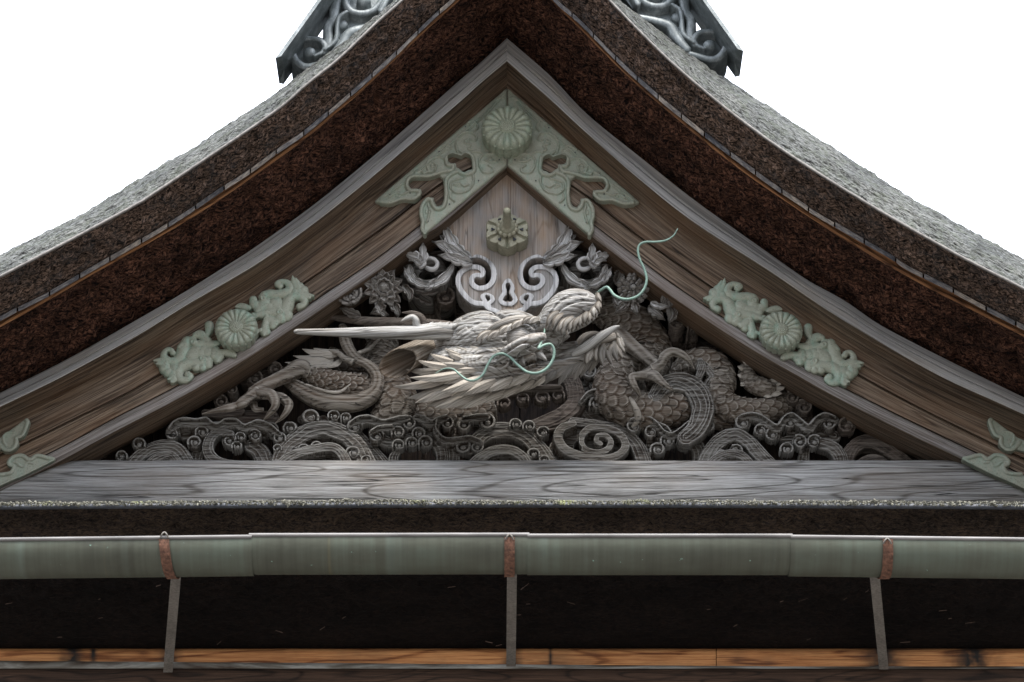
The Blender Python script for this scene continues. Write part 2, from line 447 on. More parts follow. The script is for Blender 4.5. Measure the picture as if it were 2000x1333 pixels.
def bark(name, stops, stretch=(60, 110), bump=1.0, lichen=None, la=0.5, big=(0.55, 1.4)):
    t = NT(name); v = t.tc.outputs['UV']
    m = t.mapping(v, (stretch[0], stretch[1], 1))
    a = t.noise(m, 1, 3, 0.6, 0.6); b = t.noise(m, 2.7, 3, 0.6, 0.2)
    d, _ = t.voro(t.mapping(v, (stretch[0] * 1.1, stretch[1] * 1.1, 1)), 1)
    lam = t.noise(t.mapping(v, (stretch[0] * .14, stretch[1] * 1.5, 1)), 1, 3, 0.6, 0.3)
    f = t.math('ADD', t.math('MULTIPLY', a, 0.42), t.math('ADD', t.math('MULTIPLY', b, 0.33), t.math('MULTIPLY', lam, 0.25)))
    f = t.math('SUBTRACT', f, t.math('MULTIPLY', t.rng(d, 0.45, 0.95), 0.10))
    col = t.ramp(f, stops)
    lo = t.noise(t.mapping(v, (2.2, 5, 1)), 1, 5, 0.65)
    col = t.mix(1.0, col, t.ramp(lo, [(0.32, (big[0],) * 3), (0.68, (big[1], big[1] * 0.97, big[1] * 0.93))]), 'MULTIPLY')
    if lichen:
        lm = t.noise(t.mapping(v, (9, 16, 1)), 1, 5, 0.7)
        col = t.mix(t.math('MULTIPLY', t.rng(lm, 0.48, 0.60), la), col, lichen)
    return t.done(col, 0.95, t.bump(f, bump, 0.06), spec=0.15)
def patina(name, base=(0.285, 0.285, 0.225), mint=(0.24, 0.34, 0.26), amt=0.4, dark=(0.12, 0.14, 0.10), rough=0.55):
    t = NT(name); v = t.tc.outputs['Object']
    a = t.noise(t.mapping(v, (1.3, 1, .6)), 14, 6, 0.72); b = t.noise(t.mapping(v, loc=(3, 1, 4)), 38, 4, 0.6); c = t.noise(t.mapping(v, loc=(9, 1, 2)), 150, 3)
    g = t.n('ShaderNodeNewGeometry')
    up = t.n('ShaderNodeSeparateXYZ'); t.l(g.outputs['Normal'], up.inputs[0])
    col = t.mix(t.math('MULTIPLY', t.rng(a, 0.47, 0.66), amt), base, mint)
    col = t.mix(t.math('MULTIPLY', t.rng(b, 0.52, 0.68), 0.45), col, tuple(min(1, x * 1.35) for x in base))
    col = t.mix(t.math('MULTIPLY', t.rng(c, 0.56, 0.7), 0.5), col, dark)
    pt = t.rng(g.outputs['Pointiness'], 0.44, 0.49, 1, 0)
    col = t.mix(t.math('MULTIPLY', pt, 0.3), col, mint)
    return t.done(col, rough, t.bump(t.math('ADD', b, t.math('MULTIPLY', c, 0.4)), 0.25, 0.006), spec=0.4, metal=0.15)
def plain(name, col, rough=0.7, nscale=30, namt=0.3, bump=0.2, metal=0.0, spec=0.3, stretch=(1, 1, 1)):
    t = NT(name); v = t.mapping(t.tc.outputs['Object'], stretch)
    a = t.noise(v, nscale, 5, 0.65); b = t.noise(v, nscale * 0.12, 3)
    c = t.mix(t.rng(a, 0.35, 0.65), tuple(x * (1 - namt) for x in col), tuple(min(1, x * (1 + namt)) for x in col))
    c = t.mix(1.0, c, t.ramp(b, [(0.3, (0.8,) * 3), (0.7, (1.2,) * 3)]), 'MULTIPLY')
    return t.done(c, rough, t.bump(a, bump, 0.005), spec=spec, metal=metal)

M_cap = wood('wood_cap_grey', (0.26, 0.255, 0.25), (0.47, 0.465, 0.455), (0.64, 0.635, 0.62), tint=(0.50, 0.40, 0.27), tint_amt=0.45, tint_lo=.55, bump=0.35, rings=4, low_s=(.3, 9))
M_lip   = wood('wood_lower_lip', (0.05, 0.041, 0.035), (0.145, 0.128, 0.115), (0.28, 0.262, 0.25), tint=(0.14, 0.09, 0.06), tint_amt=0.6, bump=0.35, rings=4, low_s=(.3, 9), rough=.5, spec=.5)  # greyer weathered wood; the highlight along the lip is put into this lighter colour
M_board = wood('wood_board_brown', (0.030, 0.020, 0.013), (0.100, 0.069, 0.046), (0.235, 0.182, 0.134), tint=(0.17, 0.09, 0.042), tint_amt=0.6, bump=0.7, spec=0.35, rough=0.62, low_s=(.3, 8), rings=8, thin=14, crack=.9)
M_beam = wood('wood_beam_grey', (0.065, 0.062, 0.058), (0.19, 0.187, 0.18), (0.345, 0.347, 0.343), tint=(0.18, 0.14, 0.105), tint_amt=0.5, rings=11, bump=1.0, freq=0.9, crack=1.0, low_s=(0.5, 5.0), thin=22)
M_pend = wood('wood_pendant', (0.15, 0.14, 0.132), (0.26, 0.25, 0.24), (0.36, 0.352, 0.345), tint=(0.42, 0.245, 0.11), tint_amt=0.8, tint_lo=0.50, coord='obj', vertical=True, rings=7, bump=0.7, wear_light=0.3, thin=16)
M_pendrim = wood('wood_pendant_rim', (0.24, 0.24, 0.245), (0.50, 0.505, 0.515), (0.64, 0.645, 0.655), coord='obj', vertical=True, bump=0.6, rings=4)
M_pale = wood('wood_carved_pale', (0.05, 0.043, 0.035), (0.175, 0.165, 0.148), (0.38, 0.38, 0.37), tint=(0.13, 0.09, 0.058), tint_amt=0.85, coord='obj', bump=1.0, wear_light=0.6, rings=22, freq=1.3, crack=1.0)
M_paleuv = wood('wood_horn_pale', (0.11, 0.103, 0.092), (0.30, 0.293, 0.275), (0.50, 0.505, 0.50), tint=(0.22, 0.175, 0.13), tint_amt=0.6, bump=0.7, rings=5, crack=1.0)
M_tuft = wood('wood_tuft_pale', (0.05, 0.043, 0.035), (0.17, 0.158, 0.138), (0.37, 0.365, 0.35), tint=(0.16, 0.11, 0.075), tint_amt=0.7, bump=0.9, rings=5, island=0.45)
M_mid = wood('wood_carved_grey', (0.020, 0.014, 0.009), (0.074, 0.058, 0.042), (0.21, 0.195, 0.17), tint=(0.085, 0.048, 0.026), tint_amt=0.9, tint_lo=.47, coord='obj', bump=1.0, wear_light=1.0, rings=20, freq=1.3, crack=1.0)
M_mane = wood('wood_mane', (0.030, 0.023, 0.016), (0.115, 0.096, 0.074), (0.29, 0.272, 0.24), tint=(0.15, 0.085, 0.048), tint_amt=0.75, bump=0.9, wear_light=0.3, rings=6, island=0.5)
M_manelo = wood('wood_mane_dark', (0.022, 0.018, 0.014), (0.068, 0.06, 0.05), (0.18, 0.172, 0.158), tint=(0.085, 0.052, 0.033), tint_amt=0.7, bump=0.9, wear_light=0.3, rings=6, island=0.5)
M_wave = wood('wood_wave', (0.016, 0.012, 0.009), (0.056, 0.049, 0.040), (0.18, 0.175, 0.162), tint=(0.062, 0.040, 0.025), tint_amt=0.8, tint_lo=.48, coord='obj', bump=1.0, wear_light=1.0, rings=16, freq=1.2, crack=1.0)
M_deep  = wood('wood_deep_brown', (0.020, 0.016, 0.013), (0.062, 0.051, 0.042), (0.14, 0.122, 0.105), tint=(0.09, 0.05, 0.035), coord='obj', bump=0.7, wear_light=0.4, rings=16)  # brown wood for deep parts; recess shade partly put into the colour
M_wall  = wood('wood_wall_planks', (0.010, 0.007, 0.006), (0.03, 0.02, 0.016), (0.06, 0.042, 0.03), coord='obj', vertical=True, bump=0.5, rings=8)  # dark planks; shade between the carvings deepened by the colour
M_thatch = bark('bark_edge', [(0.38, (0.007, 0.006, 0.005)), (0.46, (0.080, 0.056, 0.044)), (0.55, (0.34, 0.24, 0.19))], (58, 105), 1.0, lichen=(0.09, 0.095, 0.10), la=0.35, big=(0.45, 1.35))
M_under = bark('bark_underside', [(0.39, (0.005, 0.003, 0.003)), (0.47, (0.066, 0.031, 0.022)), (0.57, (0.25, 0.125, 0.082))], (52, 100), 1.0, big=(0.35, 1.5))
M_roof = bark('bark_roof_lichen', [(0.37, (0.012, 0.012, 0.012)), (0.44, (0.092, 0.097, 0.094)), (0.56, (0.235, 0.25, 0.247))], (17, 92), 1.0, lichen=(0.13, 0.145, 0.115), la=0.5, big=(0.65, 1.2))
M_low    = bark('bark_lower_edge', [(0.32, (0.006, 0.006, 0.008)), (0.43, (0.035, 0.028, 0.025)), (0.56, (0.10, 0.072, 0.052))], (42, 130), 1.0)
M_lowshade = bark('bark_lower_shade', [(0.3, (0.002, 0.002, 0.003)), (0.45, (0.006, 0.0045, 0.004)), (0.62, (0.024, 0.016, 0.013))], (40, 130), 1.0)  # same bark cut to near black; the shade under the eave is in the colour
M_copper = patina('copper_patina', base=(0.285, 0.295, 0.235), mint=(0.225, 0.335, 0.268), amt=0.5, dark=(0.09, 0.09, 0.065))
M_rose = patina('copper_rosette', base=(0.30, 0.325, 0.25), mint=(0.235, 0.375, 0.29), amt=0.4, dark=(0.09, 0.09, 0.065))
M_boltc = patina('copper_bolt_cover', base=(0.27, 0.262, 0.195), mint=(0.19, 0.225, 0.16), amt=0.5, dark=(0.08, 0.08, 0.055))
M_fit = patina('copper_side_fitting', base=(0.298, 0.315, 0.25), mint=(0.225, 0.38, 0.30), amt=0.6, dark=(0.09, 0.095, 0.07))
M_wire = patina('copper_wire', base=(0.15, 0.225, 0.19), mint=(0.20, 0.32, 0.265), amt=0.7, dark=(0.07, 0.08, 0.06))
M_ridge = patina('ridge_metal', base=(0.10, 0.118, 0.122), mint=(0.24, 0.268, 0.275), amt=0.9, dark=(0.035, 0.045, 0.047), rough=0.42)
M_rim = plain('rim_wood_strip', (0.15, 0.14, 0.13), 0.7, 40, 0.35)
M_rust = plain('rusty_strap', (0.105, 0.052, 0.033), 0.8, 60, 0.5, 0.5)
M_arm    = plain('strap_arm_grey', (0.125, 0.115, 0.10), 0.75, 90, 0.3, 0.3)
M_dark   = plain('dark_metal_edge', (0.05, 0.055, 0.065), 0.5, 30, 0.3)
M_ground = plain('gravel', (0.13, 0.12, 0.11), 0.95, 60, 0.4, 0.6)
# ------------------------------------------------------------ the roof curves (measured on the gable, one list per half)
def curve(pts, n=420, sm=8):
    p = np.asarray(pts, float)
    p = np.vstack([p, p[-1] + (p[-1] - p[-2]) / np.hypot(*(p[-1] - p[-2])) * 330])
    return resample(catmull(p, 6), n)
A_L = [(990,-232),(920,-150),(850,-72),(785,-12),(712,50),(660,90),(575,154),(516,197),(435,249),(379,287),(300,332),(187,402),(105,445),(0,497),(-100,545)]
A_R = [(990,-232),(1070,-150),(1140,-72),(1210,0),(1270,46),(1330,94),(1396,140),(1450,174),(1520,220),(1644,300),(1716,345),(1776,384),(1830,414),(1890,447),(2000,507),(2100,556)]
B_L = [(990,-196),(930,-138),(860,-72),(786,0),(736,44),(660,116),(600,164),(547,210),(457,273),(300,378),(265,400),(150,462),(0,540),(-100,590)]
B_R = [(990,-196),(1050,-140),(1120,-74),(1190,0),(1266,78),(1330,138),(1426,218),(1539,300),(1692,396),(1860,492),(2000,564),(2100,616)]
C_L = [(990,-106),(940,-58),(880,0),(850,26),(806,68),(768,106),(724,146),(680,184),(640,218),(595,255),(545,289),(489,330),(430,368),(380,402),(317,442),(252,480),(152,537),(90,572),(30,602),(0,618),(-100,670)]
C_R = [(990,-106),(1040,-52),(1088,0),(1122,29),(1150,56),(1206,113),(1254,158),(1310,206),(1400,277),(1500,351),(1554,387),(1590,411),(1662,453),(1737,495),(1773,519),(1851,558),(1929,600),(2000,636),(2100,688)]
E_L = [(990,-86),(940,-42),(892,6),(840,52),(740,146),(700,184),(654,222),(622,250),(560,298),(420,396),(300,469),(200,525),(100,583),(0,639),(-100,692)]
E_R = [(990,-86),(1040,-40),(1081,4),(1137,60),(1190,114),(1250,171),(1310,222),(1400,296),(1500,370),(1650,468),(1800,555),(1900,606),(2000,657),(2100,708)]
F_L = [(990,75),(935,126),(895,160),(793,250),(720,313),(613,400),(500,482),(425,530),(350,577),(250,635),(135,700),(0,768),(-100,817)]
F_R = [(990,75),(1059,134),(1090,164),(1152,228),(1260,315),(1360,394),(1500,494),(1575,546),(1650,588),(1716,633),(1800,678),(1900,728),(2000,777),(2100,826)]
G_L = [(990,120),(941,161),(901,197),(828,260),(720,352),(613,437),(500,517),(370,593),(280,649),(187,701),(100,747),(0,795),(-100,842)]
G_R = [(990,120),(1035,160),(1077,197),(1152,266),(1260,360),(1360,438),(1500,528),(1620,609),(1758,692),(1850,742),(1936,781),(2000,810),(2100,855)]
J_L = [(990,300),(870,355),(760,438),(640,523),(595,554),(470,640),(280,752),(226,780),(100,842),(0,890),(-100,937)]
J_R = [(990,300),(1110,360),(1230,450),(1360,542),(1500,634),(1675,733),(1780,790),(1880,840),(2000,898),(2100,945)]
L_L = [(990,325),(874,429),(825,463),(748,522),(685,566),(640,596),(590,630),(470,708),(346,780),(220,845),(115,902),(0,958),(-100,1006)]
L_R = [(990,325),(1110,428),(1157,463),(1235,522),(1320,585),(1455,674),(1560,735),(1641,780),(1760,840),(1883,899),(2000,955),(2100,1003)]
def sh(c, dx, dy): return [(x + dx * 0, y + dy) for x, y in c]
N = 420
CR = {k: (curve(l, N), curve(r, N)) for k, (l, r) in dict(A=(A_L, A_R), B=(B_L, B_R), C=(C_L, C_R), E=(E_L, E_R), F=(F_L, F_R), G=(G_L, G_R), J=(J_L, J_R), L=(L_L, L_R)).items()}
def cv(spec, side):
    """spec: (curve, dy, [curve2, mix]) -> N x 2 pixels"""
    a = CR[spec[0]][side] + np.array([0, spec[1]])
    if len(spec) > 2: b = CR[spec[2]][side]; a = a * (1 - spec[3]) + b * spec[3]
    return a
def loft(mb, rows, side, sub=None, i0=0, i1=None, noise=None, vshift=0.0):
    """rows: (spec, depth); consecutive rows joined; sub = number of steps between rows"""
    G = []
    W = [P(*cv(sp, side).T, d) for sp, d in rows]
    for k in range(len(W) - 1):
        m = sub[k] if sub else 1
        for j in range(m): G.append(W[k] * (1 - j / m) + W[k + 1] * (j / m))
    G.append(W[-1]); G = np.array(G)                       # (rows, N, 3)
    G = G[:, i0:i1]
    u = np.r_[0, np.cumsum(np.linalg.norm(np.diff(W[0], axis=0), axis=1))][i0:i1]
    v = np.r_[0, np.cumsum(np.linalg.norm(np.diff(G, axis=0), axis=2).mean(1))]
    U, V = np.meshgrid(u, v)
    if noise is not None: G = noise(G, U + 20 * side, V)
    UV = np.stack([U + 31 * side, V + vshift], -1)
    if side == 1: G = G[:, ::-1]; UV = UV[:, ::-1]
    mb.grid(G, UV)
def rough(amp, fu=28, fv=28, edge=True):
    def f(G, U, V):
        n = fbm(U * fu, V * fv + 9, 4) * amp
        if edge:
            fd = np.clip(np.minimum(np.arange(len(n)) / 5.0, np.arange(len(n))[::-1] / 12.0), 0.04, 1)[:, None]; n = n * fd
        Gu = np.gradient(G, axis=1); Gv = np.gradient(G, axis=0)
        nn = nrm(np.cross(Gu, Gv)); nn = nn * -np.sign(nn[..., 1:2] + 1e-9)
        return G - nn * n[..., None] * np.sign(1)
    return f

# ground, far below the frame
g = MB(); g.box((-900, -900, -0.5), (900, 900, 0.0))
go = g.build('ground', M_ground, smooth=False); tag(go, kind='structure')

# ------------------------------------------------------------ upper bark roof
roof = thing('bark_roof', 'thick curved cypress bark roof with shaggy brown edge and grey lichen top over the gable', 'roof', P(990, 60, 0.5))
N2 = 1500
def fine(spec, side): return resample(cv(spec, side), N2)
def loftf(mb, rows, side, sub, noise=None):
    W = [P(*fine(sp, side).T, d) for sp, d in rows]; G = []
    for k in range(len(W) - 1):
        for j in range(sub[k]): G.append(W[k] * (1 - j / sub[k]) + W[k + 1] * (j / sub[k]))
    G.append(W[-1]); G = np.array(G)
    u = np.r_[0, np.cumsum(np.linalg.norm(np.diff(W[0], axis=0), axis=1))]
    v = np.r_[0, np.cumsum(np.linalg.norm(np.diff(G, axis=0), axis=2).mean(1))]
    U, V = np.meshgrid(u, v)
    if noise: G = noise(G, U + 20 * side, V)
    UV = np.stack([U + 31 * side, V], -1)
    if side == 1: G = G[:, ::-1]; UV = UV[:, ::-1]
    mb.grid(G, UV)
m = MB()
for s_ in (0, 1):
    def topn(G, U, V):
        n = fbm(U * 7, V * 60, 4) * 0.005 + fbm(U * 30, V * 110 + 3, 3) * 0.008
        Gu = np.gradient(G, axis=1); Gv = np.gradient(G, axis=0); nn = nrm(np.cross(Gu, Gv)); nn = nn * -np.sign(nn[..., 1:2] + 1e-9)
        n[-1] *= 0.2
        return G + nn * n[..., None]
    loftf(m, [(('A', 36), 3.2), (('A', 0), -1.02), (('A', 0, 'B', 0.45), -1.16), (('B', -2), -1.215)], s_, [10, 16, 26], topn)
m.build('roof_surface', M_roof, roof)
m = MB()
for s_ in (0, 1): loft(m, [(('B', -3), -1.21), (('B', -2.5), -1.225), (('B', 2), -1.225), (('B', 4), -1.20)], s_)
m.build('edge_strip', M_rim, roof)
m = MB()
for s_ in (0, 1): loftf(m, [(('B', 4), -1.195), (('C', 2), -0.98)], s_, [44], rough(0.03, 34, 34))
m.build('bark_edge', M_thatch, roof)
# short shingles, end to end, along the lower edge of the bark
m = MB()
for s_ in (0, 1):
    c = CR['C'][s_]; W = P(c[:, 0], c[:, 1], -0.98); u = np.r_[0, np.cumsum(np.linalg.norm(np.diff(W, axis=0), axis=1))]
    pos = 0.05
    while pos < u[-1] - 0.2:
        ln = 0.155 + 0.03 * (random.random() - .5)
        i0 = int(np.searchsorted(u, pos)); i1 = int(np.searchsorted(u, pos + ln)) + 1
        if i1 - i0 >= 2:
            j = random.uniform(-1.2, 1.2)
            gr = []
            for spec, d in ((('C', -1 + j), -0.955), (('C', 0 + j), -1.0), (('C', 9.5 + j * .3), -1.0 - 0.006 * random.random()), (('C', 10), -0.94)):
                p = cv(spec, s_); ii = np.interp(np.linspace(pos + 0.004, pos + ln - 0.004, 6), u, np.arange(N))
                gr.append(P(np.interp(ii, np.arange(N), p[:, 0]), np.interp(ii, np.arange(N), p[:, 1]), d))
            G = np.array(gr); uu = np.linspace(pos, pos + ln, 6)
            UV = np.stack(np.broadcast_arrays(uu[None] * 1.0 + 50 * random.random(), np.array([0, .03, .06, .09])[:, None]), -1)
            if s_ == 1: G = G[:, ::-1]; UV = UV[:, ::-1]
            m.grid(G, UV)
        pos += ln
t = NT('shingle_strip'); gm = t.n('ShaderNodeNewGeometry'); v = t.tc.outputs['UV']
nz = t.noise(t.mapping(v, (30, 90, 1)), 1, 4, 0.6, 0.5); nb = t.noise(t.mapping(v, (6, 12, 1)), 1, 3)
c_ = t.ramp(t.math('ADD', t.math('MULTIPLY', nz, 0.6), t.math('MULTIPLY', nb, 0.4)), [(0.34, (0.05, 0.052, 0.058)), (0.5, (0.15, 0.145, 0.145)), (0.62, (0.36, 0.33, 0.29))])
c_ = t.mix(1.0, c_, t.ramp(gm.outputs['Random Per Island'], [(0, (0.45, 0.47, 0.52)), (0.6, (1.0, 0.98, 0.97)), (1, (1.6, 1.45, 1.25))]), 'MULTIPLY')
M_shing = t.done(c_, 0.6, t.bump(nz, 0.4, 0.005))
m.build('shingle_strip', M_shing, roof, smooth=False)
m = MB()
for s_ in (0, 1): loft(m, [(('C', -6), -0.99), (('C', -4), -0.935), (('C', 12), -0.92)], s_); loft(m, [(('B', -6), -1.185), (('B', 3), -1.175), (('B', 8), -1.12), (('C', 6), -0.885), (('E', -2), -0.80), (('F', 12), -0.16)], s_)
m.build('leak_backing', M_lowshade, roof)  # added dark sheet inside the roof; blocks sky leaking through the gaps
M_orange = wood('wood_orange_under', (0.06, 0.025, 0.01), (0.19, 0.085, 0.035), (0.34, 0.17, 0.075), bump=0.3, tint=(0.03, 0.015, 0.01), tint_amt=0.8, tint_lo=0.56)
m = MB()
for s_ in (0, 1): loft(m, [(('C', 8), -0.95), (('E', -7), -0.92), (('E', -7), -0.945), (('E', 1), -0.945), (('E', 1), -0.86)], s_)
m.build('eave_board', M_orange, roof)
m = MB()
for s_ in (0, 1): loftf(m, [(('E', 1), -0.90), (('F', 0, 'G', .12), -0.26)], s_, [70], rough(0.045, 20, 26))
m.build('bark_underside', M_under, roof)
# body of the roof behind the gable (keeps the daylight out)
m = MB()
for s_ in (0, 1):
    a = P(*cv(('F', 10), s_).T, -0.33); b = a + np.array([0, 3.4, 0]); G = np.array([a, b])
    m.grid(G if s_ == 0 else G[:, ::-1], np.zeros(G.shape[:2] + (2,)))
m.build('roof_soffit', M_deep, roof)

# ------------------------------------------------------------ barge boards
for s_, lab in ((0, 'weathered wooden bargeboard with pale top lip running down the left side of the gable'),
                (1, 'weathered wooden bargeboard with pale top lip running down the right side of the gable')):
    t_ = thing('bargeboard', lab, 'bargeboard', P(560 if s_ == 0 else 1430, 560, -0.2), 'bargeboards of the gable')
    m = MB(); loft(m, [(('F', 0), -0.28), (('F', 0), -0.345), (('F', 0, 'G', .46), -0.395), (('F', 2, 'G', .50), -0.388), (('F', 2, 'G', .56), -0.42), (('G', -2), -0.452), (('G', 0), -0.446)], s_, [1, 3, 1, 1, 3, 1])
    m.build('cap_moulding', M_cap, t_, smooth=False)
    m = MB()
    rows = [(('G', 0), -0.446), (('G', 5), -0.40), (('G', 20), -0.335), (('G', 36), -0.275), (('G', 47), -0.25), (('G', 49), -0.25),
            (('J', -3), -0.252), (('J', -1.2), -0.225), (('J', 1.2), -0.225), (('J', 2.5), -0.25), (('L', -27), -0.25), (('L', -25), -0.230)]
    loft(m, rows, s_, [1, 3, 3, 2, 1, 6, 1, 1, 1, 6, 1])
    m.build('board_face', M_board, t_, smooth=False)
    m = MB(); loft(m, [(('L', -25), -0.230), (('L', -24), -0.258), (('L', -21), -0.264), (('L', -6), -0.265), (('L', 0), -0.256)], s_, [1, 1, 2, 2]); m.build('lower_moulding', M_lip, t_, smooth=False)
    m = MB()
    loft(m, [(('L', 0), -0.256), (('L', 41), -0.04), (('L', 30), 0.02)], s_, [4, 1]); m.build('board_underside', M_board, t_)

# ------------------------------------------------------------ plank wall of the gable and tie beam
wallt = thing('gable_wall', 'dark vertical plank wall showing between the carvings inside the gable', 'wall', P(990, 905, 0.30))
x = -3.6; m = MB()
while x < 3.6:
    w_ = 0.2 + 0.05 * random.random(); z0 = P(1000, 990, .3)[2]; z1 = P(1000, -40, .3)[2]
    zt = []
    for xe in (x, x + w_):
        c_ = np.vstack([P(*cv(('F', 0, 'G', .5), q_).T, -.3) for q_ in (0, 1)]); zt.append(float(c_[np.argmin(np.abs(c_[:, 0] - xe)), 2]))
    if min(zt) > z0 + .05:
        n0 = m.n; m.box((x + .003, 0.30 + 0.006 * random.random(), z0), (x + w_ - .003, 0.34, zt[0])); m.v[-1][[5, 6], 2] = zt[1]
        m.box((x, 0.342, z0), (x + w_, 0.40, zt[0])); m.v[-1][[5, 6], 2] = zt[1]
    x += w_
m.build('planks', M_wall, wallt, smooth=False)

bm_ = MB()
rows = [(899.5, .28), (900, -.16), (901.5, -.195), (906, -.207), (912, -.219), (922, -.233), (934, -.244), (948, -.25), (960, -.248), (972, -.243), (985, -.235), (1000, -.2)]
xs_ = np.linspace(-150, 2150, 500); G = []
for k, (py, d) in enumerate(rows):
    dd = d + 0.004 * fbm(xs_ / 120, np.full_like(xs_, k * .6), 3)
    yy = py + (1.6 * fbm(xs_ / 90, np.full_like(xs_, 3.3), 3) if k in (1, 2, 3) else 0)
    G.append(P(xs_, yy, dd))
G = np.array(G); U = np.broadcast_to(xs_ * S, G.shape[:2]); V = np.broadcast_to(np.r_[0, np.cumsum(np.linalg.norm(np.diff(G[:, 0], axis=0), axis=1))][:, None], G.shape[:2])
bm_.grid(G, np.stack([U, V], -1))
tag(bm_.build('tie_beam', M_beam), 'long silvery grey timber beam with flowing grain under the dragon and wave carvings', 'beam')

# ------------------------------------------------------------ lower roof: edge, moss, metal strip, underside
low = thing('eave_roof', 'lower bark roof edge with dark trimmed face running below the gable beam', 'roof', P(1000, 1050, -0.2))
def hloft(mb, rows, sub, noise=None, x0=-220, x1=2220, n=1200):
    xs = np.linspace(x0, x1, n); W = [P(xs, np.full(n, py) if np.isscalar(py) else py(xs), np.full(n, d)) for py, d in rows]; G = []
    for k in range(len(W) - 1):
        for j in range(sub[k]): G.append(W[k] * (1 - j / sub[k]) + W[k + 1] * (j / sub[k]))
    G.append(W[-1]); G = np.array(G)
    v = np.r_[0, np.cumsum(np.linalg.norm(np.diff(G, axis=0), axis=2).mean(1))]
    U, V = np.meshgrid(xs * S, v)
    if noise: G = noise(G, U, V)
    mb.grid(G, np.stack([U, V], -1))
lip = lambda o: (lambda x: 987 + o + 4.0 * ((x - 1000) / 1000) ** 2 - 3)
m = MB(); hloft(m, [(990, -0.235), (lip(-4), -1.13)], [10]); m.build('roof_surface', M_roof, low)
m = MB(); hloft(m, [(lip(-4), -1.12), (lip(-2), -1.145), (lip(5), -1.15), (lip(8), -1.13), (lip(8), -1.10)], [1, 1, 1, 1]); m.build('edge_strip', M_dark, low)
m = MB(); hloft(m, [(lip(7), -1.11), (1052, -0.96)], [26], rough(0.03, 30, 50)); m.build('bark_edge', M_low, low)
m = MB(); hloft(m, [(1052, -0.96), (1125, -0.78), (1272, -0.24)], [8, 24], rough(0.03, 18, 40)); m.build('bark_underside', M_lowshade, low)
# loose pale bark fibres sticking out of the underside
m = MB()
for i in range(28):
    px = random.uniform(-20, 2020); py = random.uniform(1138, 1262); d = -0.78 + (py - 1125) / 147 * 0.54 - 0.018
    c = P(px, py, d); a = random.gauss(0, .35); L = random.uniform(.006, .022) ; w = .0016
    dx = np.array([math.cos(a) * L, -0.006, math.sin(a) * L]); dz = np.array([0, 0, w])
    m.add([c - dx - dz, c + dx - dz, c + dx + dz, c - dx + dz], [(0, 1, 2, 3)])
M_fibre = plain('bark_fibre', (0.10, 0.07, 0.055), 0.9, 20, 0.5); f_ = m.build('loose_fibres', M_fibre, low, smooth=False); f_['kind'] = 'stuff'
# moss and lichen growing along the lip: very many little tufts
m = MB()
def moss_h(px): return 1.2 + 3.0 * max(0, float(fbm(px / 60, 2.0, 3)) + 0.35) + 3.5 * max(0, float(vn(px / 22, 7.0)))
for i in range(9000):
    px = random.uniform(-120, 2120); h = moss_h(px)
    py = 982 + 4.0 * ((px - 1000) / 1000) ** 2 - random.random() ** 1.2 * (h + 5) + 3; d = -1.15 + random.uniform(-.015, .05)
    c = P(px, py, d); r = random.uniform(.0022, .0056) * (1 + .6 * (random.random() < .05))
    V = np.array([(1, 0, 0), (-1, 0, 0), (0, 1, 0), (0, -1, 0), (0, 0, 1), (0, 0, -1)], float) * r * (0.5 + RNG.rand(6, 1)) + RNG.randn(6, 3) * r * .25 + c
    m.add(V, [(4, 0, 2), (4, 2, 1), (4, 1, 3), (4, 3, 0), (5, 2, 0), (5, 1, 2), (5, 3, 1), (5, 0, 3)], np.zeros((6, 2)) + random.random())
t = NT('moss'); gm = t.n('ShaderNodeNewGeometry'); nz = t.noise(t.tc.outputs['Object'], 6, 4)
c_ = t.ramp(gm.outputs['Random Per Island'], [(0, (0.07, 0.068, 0.052)), (0.45, (0.115, 0.112, 0.09)), (0.85, (0.165, 0.16, 0.13)), (1, (0.22, 0.215, 0.17))])
c_ = t.mix(t.rng(nz, 0.62, 0.75), c_, (0.30, 0.32, 0.15)); M_moss = t.done(c_, 0.95)
tag(m.build('lichen', M_moss, smooth=False), 'crusty pale yellow green lichen growing along the lip of the lower roof', 'lichen', kind='stuff')

# eave timber under the lower roof
m = MB()
M_eave = wood('wood_eave_orange', (0.16, 0.055, 0.018), (0.44, 0.19, 0.07), (0.60, 0.30, 0.12), bump=0.3, rings=7, tint=(0.045, 0.035, 0.03), tint_amt=0.9, tint_lo=0.55)
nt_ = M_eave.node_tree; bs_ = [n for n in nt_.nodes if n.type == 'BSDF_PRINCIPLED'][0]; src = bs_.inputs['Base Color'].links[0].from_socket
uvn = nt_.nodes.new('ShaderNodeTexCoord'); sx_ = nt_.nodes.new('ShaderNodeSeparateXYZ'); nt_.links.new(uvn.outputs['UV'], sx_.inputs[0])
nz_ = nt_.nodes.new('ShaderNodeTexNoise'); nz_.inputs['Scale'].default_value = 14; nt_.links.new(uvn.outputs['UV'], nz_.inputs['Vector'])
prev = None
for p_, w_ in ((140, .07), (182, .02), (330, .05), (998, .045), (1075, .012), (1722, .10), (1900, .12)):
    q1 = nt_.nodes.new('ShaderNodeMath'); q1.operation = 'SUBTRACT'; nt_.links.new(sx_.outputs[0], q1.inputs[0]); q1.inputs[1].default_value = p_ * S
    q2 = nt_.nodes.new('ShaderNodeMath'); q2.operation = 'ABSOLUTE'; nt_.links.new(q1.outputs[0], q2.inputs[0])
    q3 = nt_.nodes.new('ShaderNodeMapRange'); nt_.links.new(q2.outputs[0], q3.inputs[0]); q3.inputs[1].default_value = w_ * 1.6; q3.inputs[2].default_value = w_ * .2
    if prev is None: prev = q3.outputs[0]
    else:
        q4 = nt_.nodes.new('ShaderNodeMath'); q4.operation = 'MAXIMUM'; nt_.links.new(prev, q4.inputs[0]); nt_.links.new(q3.outputs[0], q4.inputs[1]); prev = q4.outputs[0]
